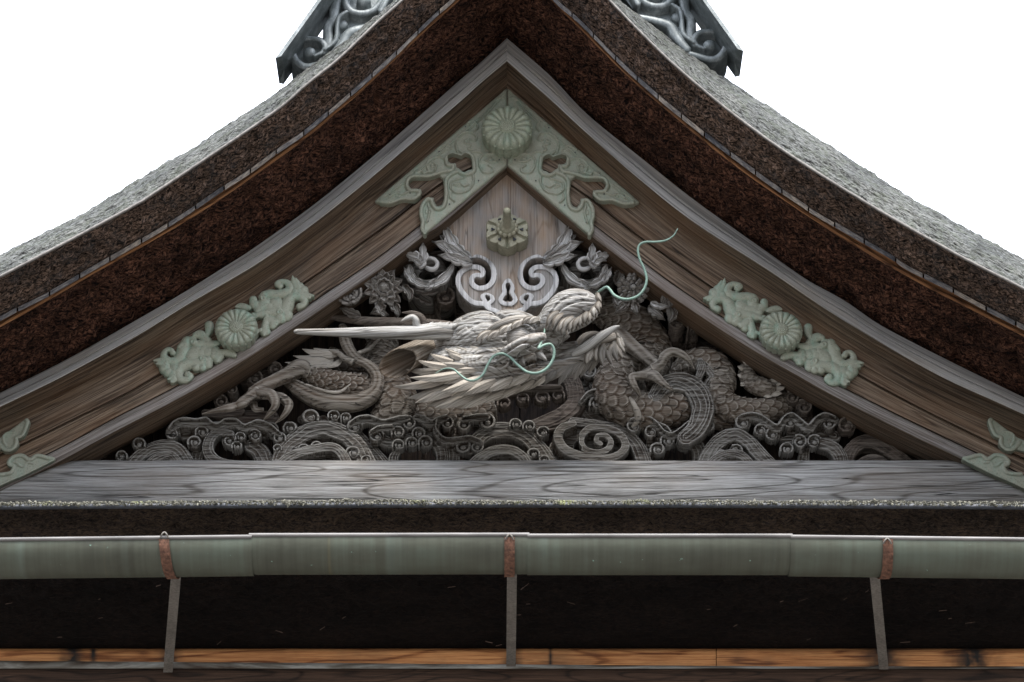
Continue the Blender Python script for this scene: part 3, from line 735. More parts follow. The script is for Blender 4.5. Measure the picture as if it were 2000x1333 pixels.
q5 = nt_.nodes.new('ShaderNodeMath'); q5.operation = 'MULTIPLY_ADD'; nt_.links.new(nz_.outputs['Fac'], q5.inputs[0]); q5.inputs[1].default_value = 2.4; q5.inputs[2].default_value = -1.2
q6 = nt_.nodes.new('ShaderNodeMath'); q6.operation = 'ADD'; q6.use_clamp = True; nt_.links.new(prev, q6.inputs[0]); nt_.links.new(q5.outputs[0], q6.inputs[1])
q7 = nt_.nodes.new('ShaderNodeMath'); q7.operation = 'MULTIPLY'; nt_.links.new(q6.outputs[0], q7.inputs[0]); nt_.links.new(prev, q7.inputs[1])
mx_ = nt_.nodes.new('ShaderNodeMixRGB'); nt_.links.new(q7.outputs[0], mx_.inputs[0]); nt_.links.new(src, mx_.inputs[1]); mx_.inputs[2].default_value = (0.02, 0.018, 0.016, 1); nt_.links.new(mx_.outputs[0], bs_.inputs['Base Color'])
M_eave2 = wood('wood_eave_brown', (0.012, 0.007, 0.004), (0.040, 0.022, 0.013), (0.08, 0.046, 0.028), bump=0.3)
t = NT('eave_pale_edge'); v = t.tc.outputs['UV']; a_ = t.noise(t.mapping(v, (2.2, 20, 1)), 1, 5, 0.6, .5)
M_eavegrey = t.done(t.ramp(a_, [(0.38, (0.05, 0.035, 0.025)), (0.48, (0.13, 0.12, 0.10)), (0.6, (0.32, 0.32, 0.29))]), 0.6, t.bump(a_, .3, .004))
et = thing('eave_board', 'orange brown board with pale peeling lower edge along the bottom of the picture', 'board', P(1000, 1305, -0.2))
jx = [-220, 1399, 2220]
m = MB()
for a_, b_ in zip(jx[:-1], jx[1:]):
    hloft(m, [(1266, -0.24), (1271, -0.30), (lambda x: 1292 + 6 * (x / 1000) * (x < 3000) * 0 + np.clip(x / 140, -2, 11), -0.305)], [1, 4], x0=a_ + 0.7, x1=b_ - 0.7, n=60)
hloft(m, [(1266, -0.235), (1306, -0.29)], [1], n=4)
m.build('board_face', M_eave, et)
m = MB(); hloft(m, [(lambda x: 1291 + np.clip(x / 140, -2, 11), -0.305), (lambda x: 1293 + np.clip(x / 140, -2, 11), -0.318), (1306, -0.320), (1308, -0.29)], [1, 3, 1], n=200); m.build('painted_edge', M_eavegrey, et)
m = MB(); hloft(m, [(1306, -0.30), (1312, -0.33), (1318, -0.335), (1420, -0.33), (1480, -0.2), (1900, -0.2)], [1, 1, 5, 1, 3], n=200)
tag(m.build('eave_beam', M_eave2), 'dark brown beam edge at the very bottom of the picture below the orange board', 'beam')

# ------------------------------------------------------------ gutter
def gutter_mat():
    t = NT('gutter_green'); v = t.tc.outputs['UV']
    st = t.noise(t.mapping(v, (34, 0.8, 1)), 1, 4, 0.6); cl = t.noise(t.mapping(v, (2.0, 3.5, 1)), 1, 4, 0.6)
    th = t.noise(t.mapping(v, (9, 0.15, 1), loc=(4, 0, 0)), 1, 2)
    sp = t.noise(t.mapping(v, (26, 26, 1)), 1, 3, 0.6)
    c = t.ramp(t.math('ADD', t.math('MULTIPLY', st, 0.35), t.math('MULTIPLY', cl, 0.65)), [(0.34, (0.042, 0.044, 0.031)), (0.5, (0.063, 0.069, 0.050)), (0.66, (0.082, 0.100, 0.076))])
    c = t.mix(t.math('MULTIPLY', t.rng(th, 0.66, 0.74), 0.5), c, (0.19, 0.16, 0.07))
    c = t.mix(t.rng(sp, 0.70, 0.74), c, (0.22, 0.36, 0.30))
    dr = t.noise(t.mapping(v, (5.5, 0.25, 1), loc=(8, 0, 0)), 1, 3); c = t.mix(t.math('MULTIPLY', t.rng(dr, 0.60, 0.72), 0.3), c, (0.15, 0.20, 0.17)); c = t.mix(t.math('MULTIPLY', t.rng(dr, 0.40, 0.28), 0.3), c, (0.035, 0.035, 0.026))
    return t.done(c, 0.58, t.bump(cl, 0.25, 0.02), spec=0.4, metal=0.1)
M_gut = gutter_mat()
M_rimg = plain('gutter_rim', (0.125, 0.12, 0.115), 0.6, 14, 0.35, 0.15, spec=0.5, stretch=(.3, 1, 1))
gut = thing('gutter', 'long green half round metal gutter with pale rolled rim hung below the roof edge', 'gutter', P(1000, 1130, -1.2))
GY = -1.28
secs = [(-200, 1055.5, 492, 1047.5), (486, 1044.5, 1034, 1043.5), (1030, 1045.5, 1548, 1045.5), (1544, 1047.5, 2200, 1055)]
for k, (xa, ya, xb, yb) in enumerate(secs):
    n = 60; xs = np.linspace(xa, xb, n); top = np.interp(xs, (xa, xb), (ya, yb)); R = 0.118 - 0.0012 * k % 2 * 0
    C0 = P(xs, top + 3, np.full(n, GY - R)) + np.array([0, R, 0]); m = MB(); th = np.linspace(math.pi * 1.0, math.pi * 2.0, 26)   # front -> under -> back
    for RR, fl in ((R + 0.001 * (k % 2), 1), (R - .006, -1)):
        G = np.array([C0 + np.array([0, math.cos(a) * RR, math.sin(a) * RR * 0.93]) for a in th])
        U = np.broadcast_to(xs * S, G.shape[:2]); V = np.broadcast_to((th * RR)[:, None], G.shape[:2])
        m.grid(G if fl > 0 else G[::-1], np.stack([U, V], -1))
    m.build('gutter_trough', M_gut, gut)
    m = MB(); q = np.linspace(0, 2 * math.pi, 12, endpoint=False)
    for yo in (-R, R - .003):
        G = np.stack([C0 + np.array([0, yo + math.cos(a) * .0085, .004 + math.sin(a) * .0085]) for a in q], 1)
        U = np.broadcast_to((xs * S)[:, None], G.shape[:2]); m.grid(G, np.stack([U, np.broadcast_to(q[None] * .01, G.shape[:2])], -1), True)
    m.build('rolled_rim', M_rimg, gut)
for (px, bx, by, tx, tpy, rt, lab) in ((321, 345, 1126, 328, 1312, 1050, 'rust brown strap around the green gutter with a grey arm leaning to the lower left'),
                            (995, 1000, 1126, 998, 1300, 1054, 'rust brown strap with a straight vertical grey arm at the middle of the gutter'),
                            (1733, 1707, 1128, 1726, 1306, 1062, 'rust brown strap around the green gutter with a grey arm leaning to the lower right')):
    c = P(px, {321: 1052, 995: 1048, 1733: 1052}[px], GY - .118) + np.array([0, .118, 0]); br = thing('gutter_bracket', lab, 'bracket', c, 'gutter straps')
    R = 0.1235; th = np.linspace(math.pi * 1.02, math.pi * 1.72, 22); w = 0.021; m = MB()
    V = []; 
    for a in th:
        lean = (0.0 if px == 995 else (0.020 if px < 995 else -0.0)) * (a - math.pi) / 1.8
        for rr in (R, R + .004):
            for sx in (-w, w): V.append(c + np.array([sx + lean + .002 * vn(a * 3, px), math.cos(a) * rr, math.sin(a) * rr * .93]))
    F = []
    for i in range(len(th) - 1):
        b = i * 4; n_ = b + 4
        F += [(b + 2, b + 3, n_ + 3, n_ + 2), (b, n_, n_ + 1, b + 1), (b, b + 2, n_ + 2, n_), (b + 1, n_ + 1, n_ + 3, b + 3)]
    F += [(0, 1, 3, 2), (len(V) - 4, len(V) - 2, len(V) - 1, len(V) - 3)]
    m.add(V, F); m.build('strap', M_rust, br, smooth=False)
    # wire hook over the rim
    m = MB(); sweep(m, [(px - 8, rt + 1, GY - R - .006, 1.4), (px - 4, rt - 7, GY - R - .014, 1.4), (px, rt - 10, GY - R - .002, 1.4), (px + 4, rt - 7, GY - R - .014, 1.4), (px + 8, rt + 1, GY - R - .006, 1.4)], n=8, step=1.5)
    m.build('wire_hook', M_arm, br)
    m = MB(); a = P(bx, by - 16, GY + .05); b = P(tx, tpy, -0.345); sx = np.array([.0205, 0, 0]); dy = np.array([0, .003, .006])
    m.add([a - sx - dy, a + sx - dy, b + sx - dy, b - sx - dy, a - sx + dy, a + sx + dy, b + sx + dy, b - sx + dy],
          [(0, 3, 2, 1), (4, 5, 6, 7), (0, 4, 7, 3), (1, 2, 6, 5), (3, 7, 6, 2), (0, 1, 5, 4)])
    m.build('arm', M_arm, br, smooth=False)
    for k_ in (12, 27):
        m = MB(); c2 = P(tx + (bx - tx) * k_ / 180, tpy - k_, -0.352); m.ball(c2, 0.0055, 8, (0.0055, 0.003, 0.0055)); m.build('bolt', M_dark, br)
# ------------------------------------------------------------ copper fittings
def z7(k, X0, Y0): return lambda pts, *rest: [(X0 + p[0] / k, Y0 + p[1] / k) + tuple(p[2:]) for p in pts]
zc = z7(3.704, 720, 160); zs = z7(5.555, 280, 520); z4 = z7(4.0, 950, 430); z220 = z7(4.0, 220, 640); z680 = z7(4.0, 680, 680); z1080 = z7(4.0, 1080, 640)
z1380 = z7(4.0, 1380, 680); z540 = z7(4.0, 540, 540); z640 = z7(5.555, 640, 400); z860 = z7(7.692, 860, 480); z0 = z7(4.165, 0, 780); z500 = z7(5.0, 500, 0)
def arc(cx, cy, R, a0, a1, r0, r1, y, n=9, R1=None, sq=0.9):
    R1 = R if R1 is None else R1
    return [(cx + (R + (R1 - R) * t) * math.cos(D2R(a0 + (a1 - a0) * t)), cy - sq * (R + (R1 - R) * t) * math.sin(D2R(a0 + (a1 - a0) * t)), y, r0 + (r1 - r0) * t) for t in np.linspace(0, 1, n)]

YP = -0.275
def corner_plate(side, name, label):
    mir = (lambda x, y: (x, y)) if side == 0 else (lambda x, y: (1981 - x, y + 2 * (1981 - x > 1060)))
    t_ = thing(name, label, 'metal plate', P(*mir(870, 350), YP), 'copper corner plates at the gable peak')
    R = Relief(0.9)
    out = [(990.4, 170), (735, 388)] + zc([(42, 862), (70, 876), (160, 880), (250, 850), (330, 850), (385, 800), (380, 770), (345, 768), (310, 768), (287, 740), (290, 710), (330, 690), (430, 692), (500, 670), (535, 700), (545, 760), (540, 850), (525, 885), (498, 895), (476, 860), (472, 832), (440, 828), (400, 850), (372, 890), (362, 960), (375, 1000), (372, 1060), (402, 1105)]) + [(990.2, 322)]
    hole = zc([(578, 575), (575, 545), (605, 530), (640, 538), (670, 548), (700, 530), (735, 545), (745, 590), (745, 630), (715, 640), (690, 655), (660, 630), (635, 615), (632, 590), (600, 590)])
    R.poly(out, YP, 5, 0.014, smooth=False)
    # raised border and scroll work
    def S_(pts, r=4.0, up=0.008): R.stroke([(x, y, YP - up * 1.5, r) for x, y in pts], k=1.1, step=2)
    rimp = zc([(90, 862), (160, 866), (240, 838), (325, 838), (368, 800), (352, 782), (300, 778), (275, 740), (290, 695), (330, 675), (430, 676), (500, 655), (560, 640), (600, 632), (612, 600), (570, 592), (562, 545), (600, 515), (640, 522), (670, 530), (705, 513), (748, 530), (762, 590), (760, 640), (715, 662), (670, 655), (650, 640), (610, 655), (575, 680), (558, 720), (562, 800), (552, 870), (530, 905), (490, 912), (462, 880), (452, 850), (420, 845), (385, 900), (380, 960), (392, 1000), (388, 1055), (405, 1090)])
    S_(rimp, 4.2, .010)
    S_(zc([(85, 850), (300, 690), (560, 470), (800, 260), (985, 60)]), 1.6, .006); S_(zc([(110, 858), (330, 680), (590, 462), (830, 250), (990, 85)]), 1.2, .005)
    for q in ([(440, 650), (420, 600), (440, 560), (500, 540), (570, 560)], [(430, 610), (455, 650), (510, 660), (560, 640)], [(470, 580), (490, 600), (480, 640)],
              [(640, 500), (630, 440), (650, 390), (700, 360), (750, 365), (780, 395), (770, 420), (745, 415)], [(640, 480), (700, 520), (770, 500), (850, 520)], [(700, 440), (740, 450), (720, 480), (760, 490)],
              [(800, 590), (800, 560), (830, 525), (900, 515), (960, 530), (975, 560)], [(800, 600), (830, 650), (890, 650), (900, 620), (870, 600)], [(840, 560), (880, 575), (920, 570)],
              [(590, 760), (600, 720), (640, 700), (690, 690)], [(595, 770), (640, 800), (720, 780), (760, 720), (750, 660)], [(620, 740), (660, 730), (690, 750), (720, 740)],
              [(430, 880), (440, 940), (420, 1010)], [(340, 660), (380, 640), (400, 660), (440, 640)], [(150, 830), (200, 800), (240, 810), (290, 790)], [(500, 480), (560, 450), (600, 480)], [(720, 290), (760, 280), (790, 320), (770, 350)], [(930, 130), (960, 110), (985, 120)], [(620, 860), (590, 830), (600, 800)]):
        S_(zc(q), 2.0, .007)
    for q in ((470, 600), (710, 430), (880, 565), (650, 740), (430, 935), (215, 815), (575, 475), (745, 310), (350, 655)):
        x, y = zc([q])[0]
        for a in range(5): R.disc(x + 4 * math.cos(a * 1.257), y + 3.6 * math.sin(a * 1.257), YP - .006, 3.2, .9)
    R.cut(hole, d=YP)
    R.build('plate', M_copper, t_, back=-0.245, xf=mir)
    m = MB()
    for q in ((930, 128), (700, 325), (510, 505), (155, 818), (300, 805), (585, 885), (430, 900), (430, 1010), (795, 715), (945, 565), (640, 480)):
        m = MB(); x, y = mir(*zc([q])[0]); m.ball(P(x, y, YP - .004), 0.0035, 7); m.build('nail', M_dark, t_)
corner_plate(0, 'corner_plate', 'green copper openwork plate on the left slope below the gable peak')
corner_plate(1, 'corner_plate', 'green copper openwork plate on the right slope below the gable peak')

def rosette(px, py, Rpx, y, thick, label, npet=18, group=None, mat=None, up=0.2):
    t_ = thing('flower_boss', label, 'boss', P(px, py, y), group); c0 = P(px, py, y - thick); R = Rpx * S
    nr, na = 46, npet * 14
    rr = np.linspace(0.30, 1, nr); aa = np.linspace(0, 2 * math.pi, na, endpoint=False)
    RR, AA = np.meshgrid(rr, aa, indexing='ij')
    ph = (AA / (2 * math.pi) * npet) % 1; pc = np.abs(np.sin(math.pi * ph)) ** 0.45
    lobes = 1 - 0.075 * (1 - pc) * ((RR - .3) / .7) ** 3
    t = (RR - 0.3) / 0.7
    hgt = (0.10 * np.sin(np.clip(t, 0, 1) * math.pi * .55 + .5) + 0.17 * pc * (0.3 + 0.7 * t) * np.sqrt(np.clip(1 - t ** 6, 0, 1)) - 0.16 * t ** 5)
    X = RR * lobes * np.cos(AA) * R; Z = RR * lobes * np.sin(AA) * R; Y = -hgt * R
    G = np.stack([X, Y, Z], -1) + c0; m = MB(); m.grid(G[::-1], None, True)
    edge = G[-1]; e = []
    for k in np.linspace(0, 1, 8):
        q = edge.copy(); sc = 1 - 0.04 * k - (0.03 if 0.1 < k < .3 else 0)
        q = c0 + (q - c0) * np.array([sc, 1, sc]); q[:, 1] = edge[:, 1] * (1 - k) + (y + .0) * k; e.append(q)
    m.grid(np.array(e)[::-1], None, True)
    for i in range(npet):
        a = 2 * math.pi * i / npet; c = c0 + np.array([math.cos(a) * R * .955, 0.008, math.sin(a) * R * .955]); m.ball(c, R * .055, 6, (R * .045, R * .05, R * .045))
    m.build('petals', mat or M_rose, t_)
    b = MB(); n = 24; q = np.linspace(0, 1, 9)
    G = np.array([[c0 + np.array([math.cos(a) * R * .345 * math.sin(k * math.pi / 2), -R * .03 - R * .20 * math.cos(k * math.pi / 2) ** .8 + .0, math.sin(a) * R * .345 * math.sin(k * math.pi / 2)]) for a in np.linspace(0, 2 * math.pi, n, endpoint=False)] for k in q])
    G = np.concatenate([G, (G[-1] + np.array([0, R * .12, 0]))[None]]); b.grid(G, None, True)
    for k, cnt in ((0, 1), (.09, 6), (.17, 12), (.25, 18)):
        for i in range(cnt):
            a = 2 * math.pi * i / cnt + k * 9; s_ = k / .345; b.ball(c0 + np.array([math.cos(a) * k * R, -R * .03 - R * .19 * math.sqrt(max(0, 1 - s_ * s_)), math.sin(a) * k * R]), R * .042, 7)
    b.build('seed_centre', mat or M_rose, t_)
    return t_
rosette(990.5, 249, 51, -0.275, 0.095, 'largest green copper chrysanthemum boss at the gable peak')
rosette(461, 640, 41, -0.262, 0.07, 'green copper chrysanthemum boss on the left bargeboard', group='chrysanthemum bosses on the bargeboards', mat=M_fit)
rosette(1526, 645, 41, -0.262, 0.07, 'green copper chrysanthemum boss on the right bargeboard', group='chrysanthemum bosses on the bargeboards', mat=M_fit)

# puffy leaf and scroll mounts either side of the small bosses
YF = -0.285
def fitting(side, wing, label):
    R = Relief(0.9); mir = (lambda x, y: (x, y)) if side == 0 else (lambda x, y: (1987 - x, y + 5))
    def st(pts, k=.75, **kw): R.stroke([(x, y, YF, r) for x, y, r in zs(pts)], k=k, step=2, **kw)
    def bl(x, y, r, k=.7, d=0): x, y = zs([(x, y)])[0]; R.disc(x, y, YF - d, r, k)
    if wing == 0:
        st([(1480, 205, 7), (1450, 180, 5.5), (1500, 158, 5.5), (1560, 172, 7), (1592, 220, 9), (1560, 265, 10), (1470, 290, 10), (1380, 288, 10), (1310, 300, 9)])
        st([(1695, 425, 7.5), (1735, 410, 6.5), (1745, 360, 8), (1700, 318, 9), (1630, 315, 9.5), (1580, 350, 12), (1545, 420, 15), (1510, 480, 15)])
        st([(1690, 260, 12), (1640, 190, 9), (1625, 135, 4), (1620, 105, 1.5)]); st([(1690, 240, 10), (1665, 170, 6), (1655, 130, 2)])
        st([(1700, 280, 11), (1780, 310, 7), (1840, 318, 2.5)]); st([(1700, 290, 9), (1770, 330, 5), (1810, 345, 2)])
        bl(1675, 215, 13); bl(1725, 250, 12); bl(1650, 270, 12)
        st([(1240, 520, 6), (1300, 500, 11), (1400, 480, 13), (1480, 500, 13)]); bl(1430, 400, 17, .5); bl(1490, 540, 14, .55); bl(1550, 520, 13, .6); bl(1460, 450, 16, .5)
        bl(1290, 325, 8); bl(1280, 420, 12, .6); bl(1310, 380, 13, .5); bl(1215, 400, 8); st([(1190, 350, 8), (1195, 400, 9), (1240, 440, 9)]); st([(1240, 470, 8), (1300, 430, 12), (1370, 430, 12)])
        st([(1000, 440, 2), (1050, 425, 7), (1110, 440, 8), (1150, 455, 4)]); st([(1350, 560, 8), (1400, 590, 11), (1440, 600, 7)]); bl(1400, 630, 9); bl(1370, 580, 9); st([(1440, 630, 3), (1400, 610, 8)])
        st([(1340, 540, 6), (1320, 640, 8), (1310, 700, 9), (1310, 750, 2)]); bl(1330, 700, 9); bl(1270, 690, 5); st([(1240, 520, 6), (1210, 540, 5), (1190, 520, 5)]); st([(1240, 690, 3), (1240, 740, 1)])
        for x, y in ((1300, 345), (1475, 495)): x_, y_ = zs([(x, y)])[0]; R.stroke([(a, b, YF - .004, 2.2) for a, b, _, _ in arc(x_, y_, 6, 0, 400, 1, 1, 0, R1=2)], k=.9, step=1.5)
    else:
        st([(315, 930, 6), (300, 905, 5), (262, 898, 5), (225, 930, 6), (225, 985, 8), (290, 1022, 9), (360, 1010, 11), (410, 950, 13), (430, 880, 13), (460, 820, 11)])
        st([(480, 1165, 7.5), (510, 1190, 6), (470, 1222, 7), (415, 1220, 8), (375, 1180, 10), (380, 1110, 13), (440, 1055, 14), (530, 1035, 13), (620, 1040, 12), (690, 1035, 11)])
        bl(420, 850, 8); bl(470, 800, 11); bl(520, 800, 11); bl(400, 870, 7)
        st([(560, 740, 6), (610, 730, 10), (660, 760, 9), (700, 800, 8)]); st([(710, 625, 9), (710, 680, 8), (690, 740, 5)]); bl(640, 740, 9); st([(580, 840, 10), (660, 830, 10), (740, 835, 9), (810, 825, 5)])
        bl(560, 930, 17, .5); bl(620, 930, 15, .5); bl(520, 960, 14, .5); bl(690, 920, 14, .6); bl(650, 890, 12); bl(590, 890, 12)
        bl(790, 960, 10); st([(780, 900, 9), (800, 980, 11), (800, 1030, 3)]); bl(830, 970, 8); bl(760, 970, 7); st([(760, 930, 8), (860, 925, 7), (930, 925, 9), (980, 955, 6), (998, 975, 2)])
        bl(570, 1085, 9); bl(640, 1085, 9); bl(700, 1060, 9); bl(690, 1010, 10); bl(630, 1000, 9)
        bl(235, 1090, 13); bl(270, 1130, 12); bl(320, 1160, 13); bl(340, 1100, 14, .5); bl(330, 1220, 7); st([(330, 1180, 8), (320, 1230, 7), (300, 1255, 2)]); st([(335, 1180, 6), (290, 1215, 4), (265, 1225, 2)])
        st([(240, 1040, 8), (180, 1015, 6), (110, 1022, 1.5)]); st([(240, 1060, 7), (180, 1050, 5), (140, 1058, 1.5)])
        for x, y in ((540, 820), (640, 1000)): x_, y_ = zs([(x, y)])[0]; R.stroke([(a, b, YF - .004, 2.2) for a, b, _, _ in arc(x_, y_, 6, 0, 400, 1, 1, 0, R1=2)], k=.9, step=1.5)
    pts = [o[1] for o in R.ops]
    o = R.build('scroll_mount', M_fit, None, back=-0.25, xf=mir)
    tag(o, label, 'metal mount', 'leafy scroll mounts beside the bosses')
for sd_, wg, lb in ((0, 0, 'mint green leafy scroll mount above the left bargeboard boss'), (0, 1, 'mint green leafy scroll mount below the left bargeboard boss'),
                    (1, 0, 'mint green leafy scroll mount above the right bargeboard boss'), (1, 1, 'mint green leafy scroll mount below the right bargeboard boss')):
    fitting(sd_, wg, lb)

# plates at the feet of the bargeboards
def foot(side):
    mir = (lambda x, y: (x, y)) if side == 0 else (lambda x, y: (1987 - x, y - 1))
    nm = 'left' if side == 0 else 'right'
    for up in (1, 0):
        R = Relief(0.9)
        if up:
            out = [(-120, 905), (-40, 872)] + z0([(0, 310), (215, 148), (236, 172), (200, 280), (180, 310), (145, 312), (140, 370), (110, 415), (50, 425), (20, 410)]) + [(-40, 890), (-120, 930)]
            rim = z0([(215, 165), (222, 185), (188, 275), (160, 300), (130, 310), (130, 360), (100, 400), (50, 410), (10, 385), (-20, 350)])
            ins = z0([(110, 265), (60, 270), (25, 300), (30, 350), (45, 370)])
        else:
            out = z0([(445, 490), (400, 462), (300, 440), (240, 470), (180, 440), (100, 450), (55, 500), (60, 535), (95, 545), (80, 590), (40, 600)]) + [(-30, 932), (-120, 970), (-120, 1012), (0, 951)]
            rim = z0([(430, 482), (390, 474), (300, 455), (240, 490), (180, 455), (110, 465), (70, 505), (80, 530), (110, 545), (90, 590), (40, 605), (-30, 610)])
            ins = z0([(265, 520), (220, 515), (190, 545), (160, 540), (130, 515), (100, 515)])
        R.poly(out, YP, 3, 0.008, smooth=False)
        R.stroke([(x, y, YP - .010, 4.2) for x, y in rim], k=.8, step=2); R.stroke([(x, y, YP - .006, 2.2) for x, y in ins], k=.8, step=2)
        if not up: R.stroke([(x, y, YP - .008, 2.5) for x, y in [(104, 898), (50, 925), (0, 947), (-100, 998)]], k=.8, step=2)
        o = R.build('foot_plate', M_copper, None, back=-.245, xf=mir)
        tag(o, 'green copper scroll bordered plate at the %s picture edge, %s one of two' % (nm, 'upper' if up else 'lower'), 'metal plate', 'copper plates at the feet of the bargeboards')
foot(0); foot(1)

# ------------------------------------------------------------ pendant board with scrolls
pend = thing('gable_pendant', 'silver grey carved pendant board with two spiral scrolls and keyhole openings under the peak', 'pendant', P(990, 610, -0.1))
mirp = lambda pts: [(1981 - p[0],) + tuple(p[1:]) for p in pts]
YG = -0.17
left = [(990, 330), (872, 436), (874, 446), (878, 466), (888, 486), (905, 500), (916, 507)]
scr = z860([(430, 240), (420, 280), (330, 310), (260, 380), (228, 470), (230, 570), (270, 660), (330, 730), (400, 810), (470, 870), (560, 895), (640, 895), (680, 950), (740, 985), (830, 1010), (900, 1050), (1000, 1080)])
outl = left + scr + [(990, 622)]
outr = mirp(outl)[::-1][1:-1]
R = Relief(0.9)
R.poly(outl + outr, YG, 2.5, .006, smooth=False)
void = z860([(440, 225), (520, 200), (620, 215), (700, 270), (750, 350), (765, 440), (745, 520), (690, 580), (610, 598), (540, 590), (510, 550), (515, 510), (550, 490), (600, 500), (650, 490), (680, 440), (680, 380), (640, 320), (560, 285), (500, 280), (430, 290)])
key = z860([(1015, 575), (1045, 590), (1050, 640), (1030, 690), (1035, 740), (1075, 780), (1080, 820), (1050, 840), (1015, 825), (980, 840), (960, 815), (970, 775), (1005, 740), (1005, 690), (985, 640), (985, 595)])
hs = z860([(680, 765), (710, 760), (745, 785), (740, 815), (710, 825), (685, 805)])
R2 = Relief(0.9)
def band(pts, r=5.6, d=YG - .012, k=.3): R2.stroke([(x, y, d, r) for x, y in pts], k=k, step=2)
b1 = z860([(190, -20), (240, 70), (330, 140), (430, 185), (500, 200), (540, 165), (640, 190), (740, 260), (795, 350), (805, 450), (775, 550), (700, 615), (610, 635), (530, 615), (478, 560), (470, 500), (500, 455), (560, 440), (620, 450), (645, 410), (630, 360), (580, 325), (500, 315), (410, 330), (320, 390), (275, 470), (272, 560), (310, 660), (370, 740), (450, 820), (540, 860), (620, 865), (690, 880)])
b2 = z860([(690, 740), (640, 770), (650, 790)]); b3 = z860([(660, 800), (670, 850), (690, 900), (740, 945), (830, 975), (910, 1020), (990, 1050)])
b4 = z860([(640, 790), (640, 750), (700, 735), (770, 765), (785, 810), (750, 850), (720, 870), (735, 910)])
kr = z860([(1020, 520), (1060, 570), (1085, 640), (1075, 700), (1115, 770), (1125, 820), (1080, 865), (1010, 872), (945, 860), (905, 815), (925, 760), (965, 700), (955, 630), (975, 570)])
for f in (lambda p: p, mirp):
    band(f(b1)); band(f(b4), 4.6)
    band(f(b3), 5.0); [r_.cut(f(v_), d=YG) for r_ in (R, R2) for v_ in (void, hs)]
R2.stroke([(x, y, YG - .012, 4.8) for x, y in kr], k=.3, step=2, closed=True)
R.cut(key, d=YG); R2.cut(key, d=YG)
# gentle hollows between the bands
R.build('pendant_board', M_pend, pend, back=0.0)
R2.build('scroll_band', M_pendrim, pend, back=YG + .01)
# six sided cover with a bolt
bolt = thing('bolt_cover', 'green copper six lobed cover with a pin sticking out of its middle, on the pendant', 'bolt cover', P(990, 465, YG))
c0 = P(990.5, 450, -0.262); m = MB(); Rb = 41.5 * S; na = 240
aa = np.linspace(0, 2 * math.pi, na, endpoint=False)
def hexr(a):
    k = (a - math.pi / 6) % (math.pi / 3) - math.pi / 6            # corners at 90, 30 ... degrees
    base = math.cos(math.pi / 6) / np.cos(k); q = ((a - math.pi / 2) % (math.pi / 3)) / (math.pi / 3)
    return base * (1.03 - 0.085 * np.exp(-((q - .5) / .055) ** 2) - 0.04 * np.exp(-((q - 0) / .05) ** 2) - 0.04 * np.exp(-((q - 1) / .05) ** 2) + 0.02 * np.sin(q * 2 * math.pi) ** 2)
hr = hexr(aa) * Rb * 1.09; q = ((aa - math.pi / 2) % (math.pi / 3)) / (math.pi / 3)
rows = []
for fr_, dy in ((.05, -.012), (.5, -.006), (.8, -.002), (.97, 0), (1.0, .004), (1.0, .06), (.98, .088)):
    gro = (0.006 * (np.exp(-((q) / .035) ** 2) + np.exp(-((q - 1) / .035) ** 2)) - .005 * (np.exp(-((q - .07) / .03) ** 2) + np.exp(-((q - .93) / .03) ** 2))) * (fr_ > .3) * (fr_ < 1)
    rows.append(c0 + np.stack([np.cos(aa) * hr * fr_, dy + gro, np.sin(aa) * hr * fr_ * .88], -1))
m.grid(np.array(rows), None, True); m.build('cover', M_boltc, bolt, smooth=False)
m = MB()
for i in range(12):
    a = 2 * math.pi * (i + .5) / 12; m.ball(c0 + np.array([math.cos(a) * .043, -.022, math.sin(a) * .043]), .013, 9)
m.build('bead_ring', M_boltc, bolt)
def lathe(m, c, prof, n=28):
    G = np.array([[c + np.array([math.cos(a) * r, y_, math.sin(a) * r]) for a in np.linspace(0, 2 * math.pi, n, endpoint=False)] for r, y_ in prof]); m.grid(G, None, True)
m = MB(); lathe(m, c0, [(.040, 0), (.042, -.02), (.038, -.035), (.028, -.045), (.020, -.05), (.0195, -.17), (.0185, -.184), (.012, -.192), (.001, -.194)]); m.build('pin', M_boltc, bolt)
m = MB()
for i in range(6):
    a = 2 * math.pi * i / 6; c = c0 + np.array([math.cos(a) * .070, -.0085, math.sin(a) * .063]); e = np.array([math.cos(a), 0, math.sin(a)]); f_ = np.array([-e[2], 0, e[0]])
    m = MB()
    for o_, r_ in ((e * .004 + f_ * .004, .0048), (e * .004 - f_ * .004, .0048), (-e * .003, .0045), (-e * .007, .003)): m.ball(c + o_, r_, 7, (r_, .003, r_))
    m.build('pierced_heart', M_dark, bolt)

